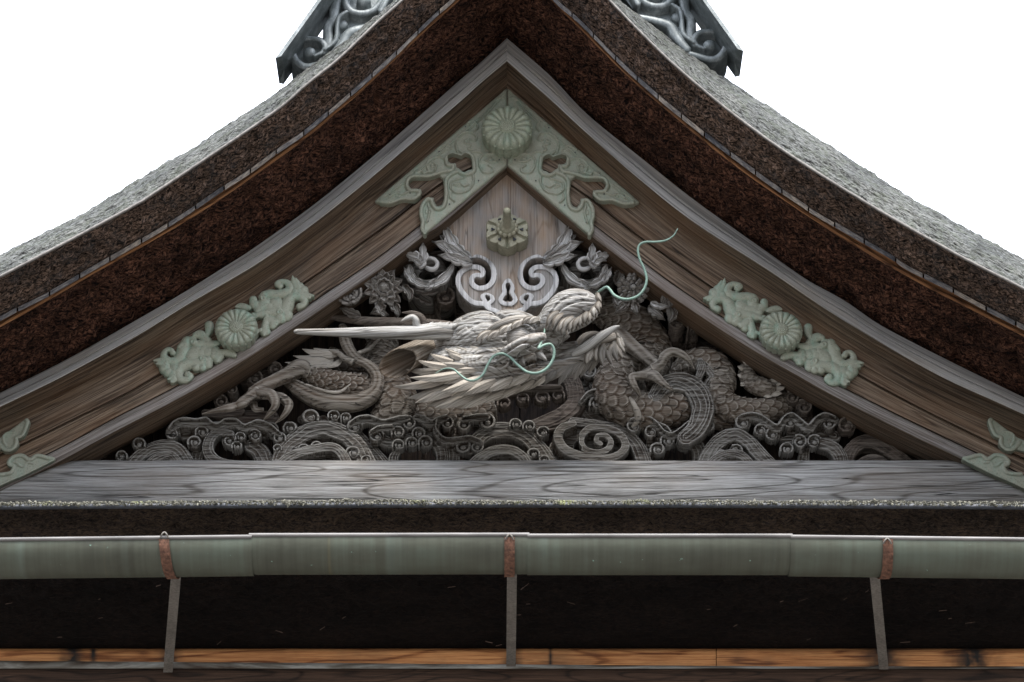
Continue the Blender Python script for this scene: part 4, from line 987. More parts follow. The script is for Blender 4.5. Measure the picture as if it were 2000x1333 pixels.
# ------------------------------------------------------------ ridge ornament above the roof
def ridge(side):
    mir = (lambda x, y: (x, y)) if side == 0 else (lambda x, y: (1990 - x, y - 14))
    lb = ('left', 'right')[side]
    t_ = thing('ridge_ornament', 'blue grey carved scroll ornament standing on the roof at the top %s of the picture' % lb, 'roof ornament', P(*mir(620, 130), -1.0), 'ridge scroll ornaments')
    Y = -1.0; R = Relief(1.0)
    def st(pts, k=.7, d=0, **kw): R.stroke([(x, y, Y + d, r) for x, y, r in pts], k=k, step=2, **kw)
    R.disc(608, 100, Y + .05, 38, .1); R.disc(700, 4, Y + .05, 42, .1); st([(650, 110, 22), (690, 60, 26), (740, 10, 26), (770, -40, 26)], .1, .05)
    st([(640, 118, 7), (600, 128, 7.5), (580, 118, 7.5), (571, 100, 7), (577, 84, 6.5), (598, 74, 6), (622, 76, 6), (634, 88, 5.5), (630, 100, 5), (615, 108, 3.5)], .9)
    R.disc(604, 99, Y - .005, 12, .7)
    st([(634, 100, 6), (641, 80, 10), (640, 52, 10), (650, 34, 9), (654, 8, 11), (660, -20, 10)], .8, .0, groove=2, amp=.15)
    st([(635, 96, 3), (655, 78, 5), (658, 50, 4.5), (662, 32, 5), (676, 22, 4)], .9, -.01)
    R.disc(667, 46, Y + .02, 12, .5)
    st([(648, 108, 8), (668, 84, 10), (682, 62, 10), (712, 52, 8), (740, 46, 6)], .6, -.005)
    st([(676, -22, 7), (673, 0, 7), (684, 18, 7.5), (706, 24, 8), (728, 18, 7.5), (744, 0, 7), (748, -18, 6)], .9)
    R.disc(710, -2, Y - .01, 14, .7); st([(744, 20, 6), (760, -10, 7), (775, -30, 8)], .8)
    R.build('scroll_relief', M_ridge, t_, back=-.78, xf=mir)
    m = MB()
    cs = [(538, 114, -1.14), (545, 163, -.86), (554, 165, -.86), (573, 137, -.86), (574, 120, -.95), (549, 110, -1.14)]
    a = np.array([P(*mir(x, y), d) for x, y, d in cs]); b = np.array([P(*mir(x + 172, y - 240), d) for x, y, d in cs])
    n = len(cs); G = np.array([a * (1 - t) + b * t for t in np.linspace(0, 1, 20)])
    if side: G = G[:, ::-1]
    m.grid(G, None, True)
    for e in (a, b):
        c = e.mean(0); V = np.vstack([e, c]); m.add(V, [(i, (i + 1) % n, n) for i in range(n)])
    m.build('cover_board', M_ridge, t_, smooth=False)
ridge(0); ridge(1)
# ------------------------------------------------------------ carved waves along the beam
def wstroke(R, pts, d=-0.10, groove=5, amp=.16, k=.55, rim=.10, **kw):
    R.stroke([(x, y, d + (p[0] if p else 0), r) for x, y, r, *p in pts], k=k, groove=groove, amp=amp, rim=rim, step=3, **kw)
def curls(R, L, d=-.10):
    for c in L:
        x, y, r = c[:3]; sg = c[3] if len(c) > 3 else 1; a0 = c[4] if len(c) > 4 else (200 if sg > 0 else -20); R.curl(x, y, r, d, a0=a0, sgn=-sg, turns=1.1)
def ribbon(R, pts, d=-.12):                       # foam ribbon: broad hollow strip with a sharp raised upper edge
    wstroke(R, [(x, y + r * .45, r) for x, y, r in pts], d + .02, groove=3, amp=.12, k=.4, rim=.0)
    R.stroke([(x, y - r * .45, d - .004, max(1.7, r * .24)) for x, y, r in pts], k=.9, step=2)
GW = 'wave carvings along the beam'
def wave(label, bands, cl, ribs=(), d=0.0, back=.12, mat=None, cuts=(), name='wave_carving', cat='carving', group=GW):
    R = Relief(1.0)
    for b in bands: wstroke(R, b[0], b[1] + d, **(b[2] if len(b) > 2 else {}))
    for r_ in ribs: ribbon(R, r_, -.12 + d)
    curls(R, cl, -.100 + d)
    for c in cuts: R.cut(c, d=-.1 + d)
    return tag(R.build(name, mat or M_wave, None, back=back, noise=0.004, maxt=.06), label, cat, group)
wave('low ribbed wave arch at the far left end of the beam',
     [([(252, 908, 13), (272, 888, 13), (296, 874, 13), (325, 868, 13), (350, 878, 13), (370, 908, 13)], -.08), ([(284, 910, 9), (305, 893, 9), (332, 888, 9), (352, 908, 9)], -.11)],
     [(236, 890, 12, -1), (270, 866, 13, -1)])
wave('left cloud shaped foam ribbon over a hollow breaking wave',
     [([(400, 850, 16), (392, 870, 15), (385, 890, 16), (382, 910, 17)], -.03), ([(452, 846, 6), (430, 842, 8), (412, 852, 10), (405, 872, 11), (412, 890, 11), (432, 902, 10), (470, 908, 9)], -.10, dict(groove=3)),
      ([(490, 868, 14), (508, 880, 17), (520, 908, 20)], -.05), ([(360, 845, 14), (400, 838, 18), (450, 835, 16), (500, 840, 14), (530, 848, 10)], -.03)],
     [(337, 846, 14, -1, 60), (395, 843, 14, 1), (380, 863, 14, 1), (447, 860, 14, 1, 130), (470, 853, 11, 1), (498, 850, 13, 1, 130), (463, 871, 11, 1), (530, 838, 14, 1, 120)],
     [[(330, 838, 7), (340, 826, 9), (358, 820, 9), (382, 822, 9), (402, 819, 9), (414, 828, 8), (426, 830, 8), (440, 822, 9), (460, 822, 9), (476, 832, 8), (488, 829, 8), (505, 824, 9), (528, 832, 8), (546, 846, 5)]])
wave('tall ribbed wave arch second from the left with small curls on its back',
     [([(540, 912, 16), (552, 882, 17), (575, 856, 18), (605, 838, 18), (640, 834, 18), (675, 848, 18), (700, 872, 18), (722, 912, 18)], -.09), ([(600, 905, 60), (640, 905, 60)], 0.02, dict(k=.1, groove=0, rim=0)),
      ([(540, 912, 9), (558, 895, 10), (585, 882, 10), (620, 874, 10), (650, 872, 10), (668, 885, 10), (682, 912, 10)], -.13)],
     [(567, 835, 14, 1), (545, 855, 13, -1), (541, 875, 9, -1), (572, 890, 11, 1), (594, 877, 12, 1), (619, 872, 12, 1), (690, 884, 15, 1), (716, 898, 11, 1), (692, 833, 16, -1, 20)])
wave('string of foam curls and ribbons left of the middle of the beam',
     [([(735, 850, 12), (760, 862, 12), (790, 855, 12), (830, 850, 14), (858, 868, 15), (866, 890, 14), (862, 912, 14)], -.06), ([(700, 850, 12), (722, 875, 14), (752, 908, 14)], -.03),
      ([(885, 870, 10), (888, 890, 11), (884, 912, 12)], -.05), ([(775, 880, 8), (768, 895, 10), (772, 912, 12)], -.06), ([(600, 820, 12), (640, 822, 12), (690, 826, 10)], -.02), ([(735, 830, 14), (790, 835, 16), (850, 840, 16), (900, 850, 14)], -.01)],
     [(605, 814, 17, -1), (653, 812, 13, 1), (676, 815, 11, 1), (735, 851, 15, -1, 20), (778, 844, 14, 1), (798, 826, 15, 1, 120), (819, 846, 14, 1), (779, 869, 13, 1), (805, 864, 13, 1), (832, 863, 15, 1), (873, 826, 14, 1, 120), (905, 829, 14, 1, 100), (951, 823, 17, 1, 110), (903, 871, 17, 1, 120), (931, 872, 14, 1, 100)],
     [[(684, 826, 6), (700, 817, 8), (722, 815, 8), (745, 823, 8), (762, 821, 8), (780, 816, 8), (796, 814, 6)], [(812, 812, 6), (828, 816, 8), (842, 824, 8), (856, 818, 7), (872, 813, 6)], [(905, 816, 6), (930, 812, 7), (952, 811, 6)],
      [(853, 822, 6), (852, 840, 6), (868, 857, 7), (890, 857, 6), (918, 854, 6), (940, 862, 5)], [(725, 842, 5), (742, 834, 6), (765, 832, 6)]])
wave('pair of nested ribbed wave arches just left of the big spiral',
     [([(915, 875, 14), (940, 850, 16), (968, 838, 17), (1000, 838, 17), (1030, 852, 17), (1058, 880, 17), (1078, 912, 17)], -.07), ([(960, 915, 40), (1030, 915, 40)], 0.0, dict(k=.1, groove=0, rim=0)),
      ([(915, 912, 10), (938, 892, 11), (965, 879, 11), (995, 877, 11), (1020, 890, 11), (1034, 912, 11)], -.11)],
     [(1008, 828, 13, 1), (1034, 832, 13, 1), (1060, 844, 13, -1, 30), (1041, 886, 13, -1), (1062, 898, 11, -1)])
wave('large oval spiral wave right of the middle of the beam',
     [([(1130, 862, 44), (1180, 866, 44)], -.03, dict(k=.15, groove=0, rim=0)), ([(1120, 822, 10), (1165, 828, 10), (1200, 836, 12), (1230, 852, 14), (1250, 878, 15), (1262, 912, 16)], -.06),
      ([(1120, 826, 7), (1098, 834, 9), (1090, 852, 10), (1102, 874, 10), (1132, 888, 9), (1170, 894, 8), (1205, 888, 8), (1222, 870, 8), (1212, 848, 8), (1188, 837, 8), (1158, 834, 8), (1140, 845, 7.5), (1134, 862, 7.5), (1145, 878, 7), (1168, 883, 7), (1188, 875, 6.5), (1193, 860, 6), (1182, 849, 5.5), (1168, 850, 5), (1165, 860, 5), (1173, 866, 5)], -.12, dict(groove=2, amp=.2, k=.7)),
      ([(1085, 870, 12), (1080, 890, 14), (1086, 912, 16)], -.03)], [],
     cuts=[[(1124, 853), (1131, 850), (1130, 866), (1136, 878), (1128, 880), (1119, 874)]])
wave('spray of foam curls and ribbons right of the big spiral',
     [([(1262, 832, 10), (1290, 850, 12), (1310, 858, 14), (1345, 858, 14), (1366, 876, 15), (1370, 912, 16)], -.05), ([(1290, 875, 12), (1272, 890, 12), (1262, 912, 12)], -.02), ([(1270, 870, 10), (1300, 858, 16), (1330, 845, 14), (1370, 838, 10)], -.02)],
     [(1238, 832, 15, -1, 30), (1272, 843, 14, -1, 30), (1352, 834, 15, -1, 30), (1383, 832, 14, 1), (1305, 860, 15, 1), (1335, 863, 15, -1), (1285, 877, 15, 1)],
     [[(1232, 820, 5), (1248, 815, 6), (1268, 817, 7), (1284, 828, 7), (1298, 844, 7), (1314, 848, 7), (1330, 838, 7), (1344, 826, 6), (1358, 824, 5)], [(1285, 826, 4), (1302, 834, 5), (1310, 845, 5)]])
wave('smooth ribbed wave arch right of the foam spray with two small curls',
     [([(1372, 912, 14), (1384, 886, 15), (1404, 860, 15), (1435, 846, 15), (1462, 860, 15), (1484, 884, 15), (1512, 912, 14)], -.09), ([(1430, 908, 42), (1460, 912, 36)], .02, dict(k=.1, groove=0, rim=0)), ([(1378, 912, 8), (1402, 892, 9), (1430, 884, 9), (1452, 890, 9), (1472, 912, 9)], -.12)],
     [(1410, 889, 12, 1), (1438, 881, 14, 1, 120)])
wave('long cloud shaped foam ribbon near the right end of the beam',
     [([(1500, 832, 12), (1530, 848, 14), (1565, 848, 16), (1600, 842, 16), (1630, 850, 13)], -.03), ([(1600, 862, 12), (1628, 872, 14), (1642, 890, 14), (1646, 912, 14)], -.08), ([(1572, 878, 10), (1570, 895, 12), (1566, 912, 12)], -.02)],
     [(1451, 825, 16, -1, 30), (1486, 840, 14, -1, 30), (1509, 848, 15, -1, 30), (1543, 824, 15, -1, 30), (1619, 826, 15, 1, 120), (1538, 876, 14, 1), (1562, 862, 15, 1, 120), (1590, 862, 15, -1, 30)],
     [[(1448, 812, 5), (1468, 809, 7), (1488, 814, 8), (1505, 826, 8), (1520, 832, 8), (1532, 816, 7), (1548, 810, 8), (1564, 822, 9), (1580, 833, 9), (1594, 818, 8), (1612, 810, 8), (1632, 816, 7)]],
     cuts=[[(1528, 834), (1538, 833), (1540, 838), (1530, 840)]])
wave('dark smooth wave arch at the far right end of the beam',
     [([(1652, 912, 13), (1660, 882, 14), (1682, 862, 14), (1712, 862, 15), (1745, 882, 14), (1785, 912, 12)], -.05), ([(1672, 912, 8), (1692, 896, 8), (1716, 894, 8), (1738, 912, 8)], -.08)],
     [(1654, 830, 18, -1, 30)], mat=M_deep)

# ------------------------------------------------------------ clouds and water between the coils
GC = 'cloud carvings among the dragon coils'
def cloud(label, bands, cl, ribs=(), d=0.05, mat=None): wave(label, bands, cl, ribs, d=d, mat=mat or M_deep, back=.25, name='cloud_carving', group=GC)
cloud('grooved water column twisting down below the dragon jaw', [([(1118, 705, 12), (1114, 730, 16), (1122, 755, 18), (1126, 780, 19), (1108, 802, 20), (1078, 820, 20), (1040, 832, 16)], -.08), ([(1000, 770, 10), (1040, 765, 14), (1085, 760, 14), (1115, 770, 14)], -.03)],
      [(985, 787, 14, 1), (1020, 778, 13, -1), (1058, 776, 15, -1), (1090, 772, 13, -1)], [[(1000, 762, 6), (1030, 757, 6), (1060, 757, 6), (1095, 756, 6)]])
cloud('small cloud with round curls left of the right hand coil', [([(1150, 745, 14), (1135, 765, 14), (1140, 790, 16), (1165, 815, 18), (1200, 835, 20)], -.02), ([(1195, 725, 8), (1170, 735, 10), (1160, 750, 10)], -.05)],
      [(1150, 725, 16, 1, 120), (1190, 714, 16, 1, 120), (1166, 787, 15, 1), (1192, 788, 13, 1, 110)], [[(1135, 782, 5), (1148, 768, 6), (1165, 763, 6), (1180, 771, 6), (1196, 774, 6), (1210, 790, 4)]], mat=M_wave)
cloud('left dark cloud with tall curls beside the bargeboard', [([(450, 795, 14), (485, 775, 12), (500, 755, 14)], -.0), ([(480, 742, 12), (500, 728, 12), (525, 722, 12), (548, 722, 10)], -.03), ([(415, 806, 12), (440, 812, 12), (480, 812, 14), (530, 812, 14)], -.03), ([(400, 805, 8), (430, 806, 10), (470, 802, 8)], -.05)],
      [(497, 738, 17, 1, 120), (537, 720, 15, 1, 120), (452, 760, 12, 1, 120), (431, 783, 14, 1, 120)])
cloud('pair of curls on stems near the right bargeboard above the beam', [([(1552, 785, 9), (1562, 805, 10), (1566, 835, 10)], .0), ([(1580, 800, 9), (1578, 818, 9), (1575, 840, 10)], .0)], [(1547, 775, 15, 1, 120), (1571, 794, 16, 1, 120)])
cloud('grooved water loop arching over the right coil of the dragon', [([(1280, 770, 14), (1296, 750, 17), (1322, 742, 20), (1350, 748, 22), (1368, 772, 23), (1374, 800, 22), (1362, 832, 20), (1340, 852, 16)], -.16, dict(groove=6, amp=.2))], [], mat=M_wave, d=0.0)
cloud('curling water crest above the grooved loop', [([(1365, 735, 7), (1372, 715, 8), (1368, 703, 6)], -.10), ([(1385, 720, 8), (1395, 735, 10), (1385, 750, 10)], -.1)], [(1373, 718, 13, -1, 30), (1394, 727, 15, 1, 100)], mat=M_wave, d=0.0)
cloud('row of curls resting on the body left of the middle', [([(590, 818, 10), (620, 825, 14), (680, 825, 12)], -.02)], [(632, 820, 10, 1), (664, 822, 10, 1)])
cloud('dark ringed cloud behind the pendant on the left', [([(905, 600, 30), (880, 590, 36), (860, 590, 38), (840, 605, 36), (830, 625, 30)], .10, dict(groove=7, amp=.12, k=.5))], [(868, 578, 22, 1, 120)], d=0.02)
cloud('dark ringed cloud beyond the scaled back on the right', [([(1295, 745, 16), (1310, 700, 26), (1345, 680, 30), (1385, 690, 26), (1420, 715, 18)], .12, dict(groove=6, k=.5)), ([(1330, 625, 10), (1345, 650, 18), (1350, 680, 20)], .12)], [(1322, 630, 17, -1, 30), (1355, 640, 12, 1)], d=0.03)

# ------------------------------------------------------------ the dragon
dragon = thing('dragon_carving', 'carved wooden dragon with long straight horn, spiky mane and scaly coils inside the gable', 'dragon carving', P(1000, 860, .05))
YB = {}
m = MB()
def body(pts, n=96, size=20, amp=.15, off=0.0, flat=1.0):
    mm = MB(); sweep(mm, pts, n=n, step=1.3, disp=scales(size, amp * 2.0, off), flat=flat); mm.build('scaled_coil', M_mid, dragon)
body([(1150, 585, .16, 30), (1195, 612, .12, 36), (1240, 640, .10, 41), (1268, 680, .10, 42), (1268, 720, .08, 38), (1235, 745, .06, 36)], size=24)
body([(1275, 690, .06, 28), (1245, 706, .03, 32), (1212, 726, .0, 35), (1196, 760, -.02, 37), (1215, 792, -.04, 38), (1255, 803, -.05, 37), (1300, 801, -.05, 34), (1345, 788, -.03, 28), (1370, 770, .05, 20)], size=23)
body([(1318, 740, .08, 14), (1338, 716, .02, 20), (1366, 706, -.02, 25), (1394, 716, -.03, 27), (1408, 742, -.03, 28), (1402, 772, -.04, 28), (1420, 796, -.04, 27), (1458, 805, -.04, 25), (1500, 802, -.02, 22), (1530, 790, .04, 20), (1542, 765, .10, 18)], size=21)
body([(1385, 800, .02, 26), (1400, 815, .02, 26), (1430, 828, .05, 24)], size=20)
body([(735, 640, .15, 26), (748, 668, .12, 28), (742, 700, .09, 32), (750, 735, .04, 34), (770, 765, .0, 36), (775, 798, -.01, 38), (755, 828, .03, 34)], size=23)
body([(770, 790, .04, 30), (830, 812, .05, 30), (900, 812, .07, 30), (960, 800, .1, 30)], size=22)
body([(590, 724, -.02, 17), (620, 738, -.03, 20), (655, 750, -.04, 23), (700, 756, -.03, 25), (745, 752, .0, 26)], size=17, amp=.2)
body([(640, 700, .10, 22), (680, 712, .10, 22), (730, 712, .10, 20)], size=19)
m = MB()
def gro(k=5, a=.05): return lambda U, TH, R: a * np.abs(np.sin(TH * k)) ** .8
sweep(m, [(556, 742, -.03, 8), (585, 762, -.06, 14), (620, 780, -.07, 17), (660, 788, -.08, 17), (700, 786, -.08, 16), (728, 770, -.09, 14), (738, 748, -.10, 12), (733, 728, -.10, 11), (716, 712, -.10, 9), (700, 704, -.09, 9), (686, 690, -.08, 10), (676, 670, -.07, 11), (672, 650, -.06, 10), (668, 636, -.05, 6)], n=28, disp=gro(4, .10))
sweep(m, [(690, 708, -.10, 6), (672, 700, -.09, 6), (660, 690, -.08, 5), (640, 688, -.06, 4), (620, 690, -.05, 2)], n=12)
sweep(m, [(700, 690, -.09, 4), (720, 682, -.06, 4), (735, 668, -.02, 3), (745, 660, 0, 1)], n=12)
m.build('belly_ribbon', M_mid, dragon); m = MB()
sweep(m, [(560, 735, -.07, 1.5), (600, 752, -.11, 2), (640, 765, -.125, 3), (665, 765, -.12, 3.5), (685, 750, -.11, 1)], n=8)
m.build('skin_fold', M_mid, dragon); m = MB()
sweep(m, [(1225, 770, -.12, 2), (1238, 790, -.15, 5), (1246, 815, -.12, 7), (1236, 835, -.08, 4)], n=10)
m.build('skin_fold', M_mid, dragon); m = MB()
for b in ((655, 690, 556, 708, 7), (660, 688, 572, 695, 8), (662, 686, 590, 682, 9), (650, 700, 560, 722, 7), (665, 690, 612, 680, 9), (640, 705, 603, 722, 6), (650, 705, 620, 716, 6), (668, 700, 640, 718, 6)): blade(m, *b, -.05, bend=-.10)
m.build('elbow_tuft', M_mid, dragon, smooth=False)
# legs: knotted limbs with long curved claws
def limb(name, segs):
    mm = MB()
    def kn(U, TH, R): return 0.06 * np.sin(TH * 5 + U * 20) + 0.06 * fbm(U * 25, TH * 1.5, 2)
    for s_ in segs: sweep(mm, s_, n=24, step=1.6, disp=kn)
    return mm.build(name, M_mid, dragon)
limb('foreleg', [[(600, 724, -.08, 16), (585, 720, -.10, 18), (562, 732, -.11, 15), (535, 745, -.12, 13), (510, 758, -.13, 12.5), (494, 770, -.14, 13)],
     [(500, 766, -.14, 12), (485, 778, -.17, 10), (474, 786, -.185, 10.5), (462, 793, -.18, 7.5), (448, 797, -.19, 8), (425, 802, -.17, 5), (395, 809, -.13, 1)],
     [(500, 770, -.13, 11), (515, 770, -.17, 11), (530, 772, -.20, 10.5), (537, 784, -.21, 9.5), (536, 796, -.20, 7), (527, 808, -.18, 5), (515, 821, -.15, 1)],
     [(515, 765, -.10, 9), (535, 774, -.12, 9), (553, 779, -.16, 9.5), (563, 789, -.17, 9), (561, 802, -.17, 6.5), (552, 815, -.15, 4.5), (538, 827, -.13, 1)],
     [(495, 790, -.10, 8), (500, 800, -.12, 6), (515, 800, -.12, 3)]])
limb('hind_leg', [[(1205, 655, -.05, 17), (1228, 672, -.10, 15), (1252, 690, -.12, 13), (1276, 708, -.14, 12), (1286, 716, -.16, 12)],
     [(1278, 722, -.17, 12), (1290, 712, -.19, 9), (1298, 697, -.21, 9.5), (1312, 688, -.22, 8.5), (1330, 692, -.22, 8), (1345, 703, -.21, 5), (1355, 719, -.19, 1)],
     [(1262, 734, -.16, 9), (1278, 735, -.19, 10), (1294, 748, -.20, 7), (1306, 757, -.20, 4.5), (1318, 765, -.18, 1)],
     [(1280, 720, -.15, 9), (1262, 732, -.17, 10), (1246, 734, -.19, 8), (1234, 738, -.20, 8), (1238, 752, -.20, 7), (1246, 764, -.18, 4.5), (1252, 776, -.16, 1)]])
# tail tuft on the right
m = MB()
sweep(m, [(1500, 712, .02, 8), (1470, 712, -.01, 13), (1458, 728, -.03, 15), (1468, 748, -.05, 17), (1492, 758, -.06, 18), (1515, 762, -.05, 10)], n=56, step=1.6, disp=scales(14, .2))
m.build('tail', M_mid, dragon)
for b in ((1505, 755, 1532, 742, 5), (1505, 762, 1534, 756, 6), (1500, 768, 1528, 768, 6), (1495, 750, 1525, 735, 5), (1490, 770, 1508, 775, 5), (1460, 715, 1448, 700, 4), (1455, 725, 1440, 715, 5), (1453, 738, 1440, 732, 5), (1456, 748, 1446, 754, 5), (1472, 708, 1462, 695, 4), (1488, 706, 1484, 692, 5), (1500, 708, 1505, 696, 4)): m = MB(); blade(m, *b, -.05, bend=.05); m.build('tail_spike', M_mid, dragon, smooth=False)

def skin(mb, vox, smooth=3):
    """melt overlapping lumps into one continuous carved surface"""
    o = mb.build('tmp_lumps', M_pale, None)
    r = o.modifiers.new('r', 'REMESH'); r.mode = 'VOXEL'; r.voxel_size = vox; r.use_smooth_shade = True
    q = o.modifiers.new('s', 'SMOOTH'); q.factor = .5; q.iterations = smooth
    bpy.context.view_layer.update()
    me = bpy.data.meshes.new_from_object(o.evaluated_get(bpy.context.evaluated_depsgraph_get()))
    n = len(me.vertices); V = np.empty(n * 3, np.float32); me.vertices.foreach_get('co', V); V = V.reshape(-1, 3).astype(float) + np.array(o.location)
    F = np.array([p.vertices[:] if len(p.vertices) == 4 else list(p.vertices) + [p.vertices[2]] for p in me.polygons])
    tri = np.array([len(set(f)) == 3 for f in F]) if len(F) else None
    bpy.data.objects.remove(o); bpy.data.meshes.remove(me)
    return V, F[~tri], F[tri][:, :3]
def engrave(V, paths):
    """cut (or raise, negative) grooves along pixel paths, pushed along the depth of the gable"""
    px, py = proj(V); V = V.copy()
    for pts, r, dep in paths:
        p = catmull([(a, b) for a, b in pts], 2.0); best = np.full(len(V), 99.0)
        sel = np.nonzero((px > p[:, 0].min() - 3 * r) & (px < p[:, 0].max() + 3 * r) & (py > p[:, 1].min() - 3 * r) & (py < p[:, 1].max() + 3 * r) )[0]
        b = np.full(len(sel), 99.0)
        for a in p: b = np.minimum(b, np.hypot(px[sel] - a[0], py[sel] - a[1]))
        V[sel, 1] += dep * np.exp(-(b / r) ** 2)
    return V
# ---- head
m = MB()
def T(*pts, flat=1.0, n=20): sweep(m, [tuple(p) for p in pts], n=n, step=3, flat=flat)
T((820, 690, -.30, 22), (860, 678, -.36, 30), (905, 664, -.42, 38), (950, 660, -.47, 42), (1000, 668, -.49, 38), (1040, 668, -.50, 30), (1075, 655, -.52, 25), (1105, 640, -.54, 20))
T((885, 672, -.42, 20), (905, 648, -.46, 27), (938, 636, -.49, 28), (965, 640, -.50, 26), (985, 655, -.48, 20))
T((960, 640, -.52, 18), (985, 625, -.55, 20), (1010, 624, -.57, 19), (1034, 630, -.57, 15), (1052, 640, -.55, 12))
T((1020, 655, -.52, 20), (1045, 648, -.54, 22), (1068, 636, -.57, 25), (1090, 616, -.60, 31), (1112, 600, -.62, 33), (1136, 595, -.63, 29), (1156, 597, -.63, 21), (1168, 600, -.62, 12))
T((1078, 640, -.56, 20), (1105, 630, -.60, 22), (1135, 622, -.61, 18), (1160, 614, -.61, 10))
T((840, 705, -.36, 24), (880, 712, -.42, 32), (925, 716, -.46, 36), (970, 712, -.49, 34), (1010, 702, -.50, 28), (1045, 695, -.50, 20))
T((970, 702, -.60, 8), (984, 692, -.64, 10), (1000, 682, -.68, 11), (1020, 672, -.71, 12), (1042, 664, -.72, 12), (1062, 658, -.69, 9))
T((1010, 690, -.58, 9), (1035, 678, -.62, 12), (1052, 676, -.62, 10), (1050, 690, -.60, 6))
T((900, 735, -.42, 16), (950, 745, -.44, 17), (1000, 738, -.46, 17), (1050, 728, -.46, 17), (1090, 712, -.46, 18), (1130, 695, -.48, 19), (1165, 680, -.50, 18), (1195, 668, -.51, 13))
T((1040, 705, -.44, 22), (1090, 690, -.44, 18), (1130, 680, -.46, 14))
T((872, 652, -.42, 14), (890, 648, -.42, 16), (905, 652, -.42, 16))
V, F4, F3 = skin(m, .0048, 4)
px, py = proj(V)
ph = np.where(px < 985, np.hypot(px - 950, (py - 705) * 1.2), np.where(px < 1058, np.hypot(px - 1012, (py - 668) * 1.1), np.hypot((px - 1125) * .7, py - 655)))
V[:, 1] += (0.0014 * np.sin((ph + 9 * fbm(px / 50, py / 50, 2)) / 1.35) * np.clip(0.6 + 1.5 * fbm(px / 45, py / 30, 2), 0, 1) + 0.002 * fbm(px / 22, py / 8, 3)) * np.clip((1190 - px) / 40, 0, 1)
V = engrave(V, [([(905, 622), (930, 612), (960, 612), (982, 622), (990, 640)], 3, .016), ([(915, 640), (945, 628), (970, 632)], 2.5, .010), ([(965, 612), (990, 604), (1020, 608), (1040, 622)], 3, .008),
                ([(990, 640), (1000, 632), (1030, 630), (1045, 640)], 3, .014), ([(985, 664), (1000, 655), (1025, 648), (1060, 646)], 2.5, .014), ([(985, 690), (1005, 676), (1020, 668), (1045, 668), (1060, 662)], 3.0, .020),
                ([(1040, 685), (1030, 680), (1036, 672), (1048, 676)], 2.2, .016), ([(1010, 692), (1000, 700), (1000, 712), (1020, 712), (1045, 704), (1085, 698), (1130, 690)], 3.5, .035),
                ([(970, 700), (985, 692), (990, 705), (975, 716), (960, 712)], 3, .012), ([(1075, 612), (1092, 590), (1118, 577), (1145, 576)], 2.2, .010), ([(1080, 620), (1100, 600), (1130, 588), (1160, 588)], 2.2, .010), ([(870, 700), (900, 690), (940, 690), (975, 684)], 3, .012), ([(860, 720), (900, 722), (940, 724)], 3, .010), ([(930, 740), (980, 730), (1030, 722)], 2.5, .010)])
m = MB(); m.add(V, F4);
if len(F3): m.add(np.zeros((1, 3)) + V[0], np.zeros((0, 4), int)); m.f.append(F3)
head = m.build('head', M_pale, dragon)
m = MB(); ec = P(1012, 659, -.640); m.ball(ec, .056, 24); 
def ring3(c, R, r, mb, ax=(0.15, -1, -.15), n=30):
    ax = nrm(np.array(ax, float)); a = nrm(np.cross(ax, [0, 0, 1.])); b = np.cross(a, ax); th = np.linspace(0, 2 * math.pi, n, endpoint=False); q = np.linspace(0, 2 * math.pi, 9, endpoint=False)
    G = np.array([[c + (a * math.cos(t) + b * math.sin(t)) * (R + r * math.cos(u)) + ax * r * math.sin(u) for u in q] for t in th]); G = np.concatenate([G, G[:1]]); mb.grid(G, None, True)
eye = m.build('eyeball', M_pale, dragon)
m = MB(); ring3(ec + np.array([.012, -.030, -.012]), .017, .0035, m); m.build('pupil_ring', M_mid, eye)
# brow
m = MB()
sweep(m, [(1056, 628, -.60, 4), (1038, 626, -.66, 7), (1012, 624, -.685, 8), (987, 630, -.68, 8), (965, 640, -.64, 7), (942, 655, -.57, 3)], n=16)
for k, (tx, ty) in enumerate(((929, 668), (938, 672), (949, 666), (961, 662), (972, 654), (985, 649), (997, 643), (1008, 638), (1019, 634), (1030, 633))):
    blade(m, tx + 31 - k, ty - 20 + k * .9, tx, ty, 7.0, -.69 + .016 * (k % 2), -.705, bend=.10, flat=.7)
m.build('eyebrow', M_tuft, dragon, smooth=False)
# horns
def flute(U, TH, R): return .05 * np.sin(TH * 7) + .04 * fbm(U * 14, TH * 1.5, 2)
m = MB()
sweep(m, [(905, 652, -.44, 13), (885, 649, -.47, 15), (850, 649, -.51, 14.5), (810, 650, -.55, 13), (760, 650, -.60, 11.5), (700, 650, -.65, 9.5), (640, 649.5, -.69, 7), (600, 648.5, -.72, 5.5), (580, 648, -.73, 4.6), (574, 648, -.735, 2)], n=22, disp=flute)
sweep(m, [(822, 648, -.54, 9), (814, 636, -.56, 8), (812, 625, -.58, 6.5), (805, 619, -.59, 5), (795, 621, -.60, 3.5), (782, 628, -.61, 1)], n=16)
for b in ((880, 640, 895, 630, 5), (865, 640, 878, 628, 5), (850, 640, 862, 628, 5), (835, 640, 846, 628, 5)): blade(m, *b, -.50, bend=.1, n=12)
sweep(m, [(820, 643, -.53, 8), (850, 640, -.52, 9), (880, 640, -.50, 9), (900, 640, -.47, 6)], n=14)
m.build('horn', M_paleuv, dragon)
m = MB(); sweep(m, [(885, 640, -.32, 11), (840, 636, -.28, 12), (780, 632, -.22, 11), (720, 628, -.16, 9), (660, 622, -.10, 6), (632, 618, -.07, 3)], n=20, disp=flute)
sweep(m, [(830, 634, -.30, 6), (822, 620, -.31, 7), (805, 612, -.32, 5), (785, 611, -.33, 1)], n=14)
h2 = m.build('horn', M_deep, dragon); h2['label'] = 'dark brown horn in the shade behind the long pale one'
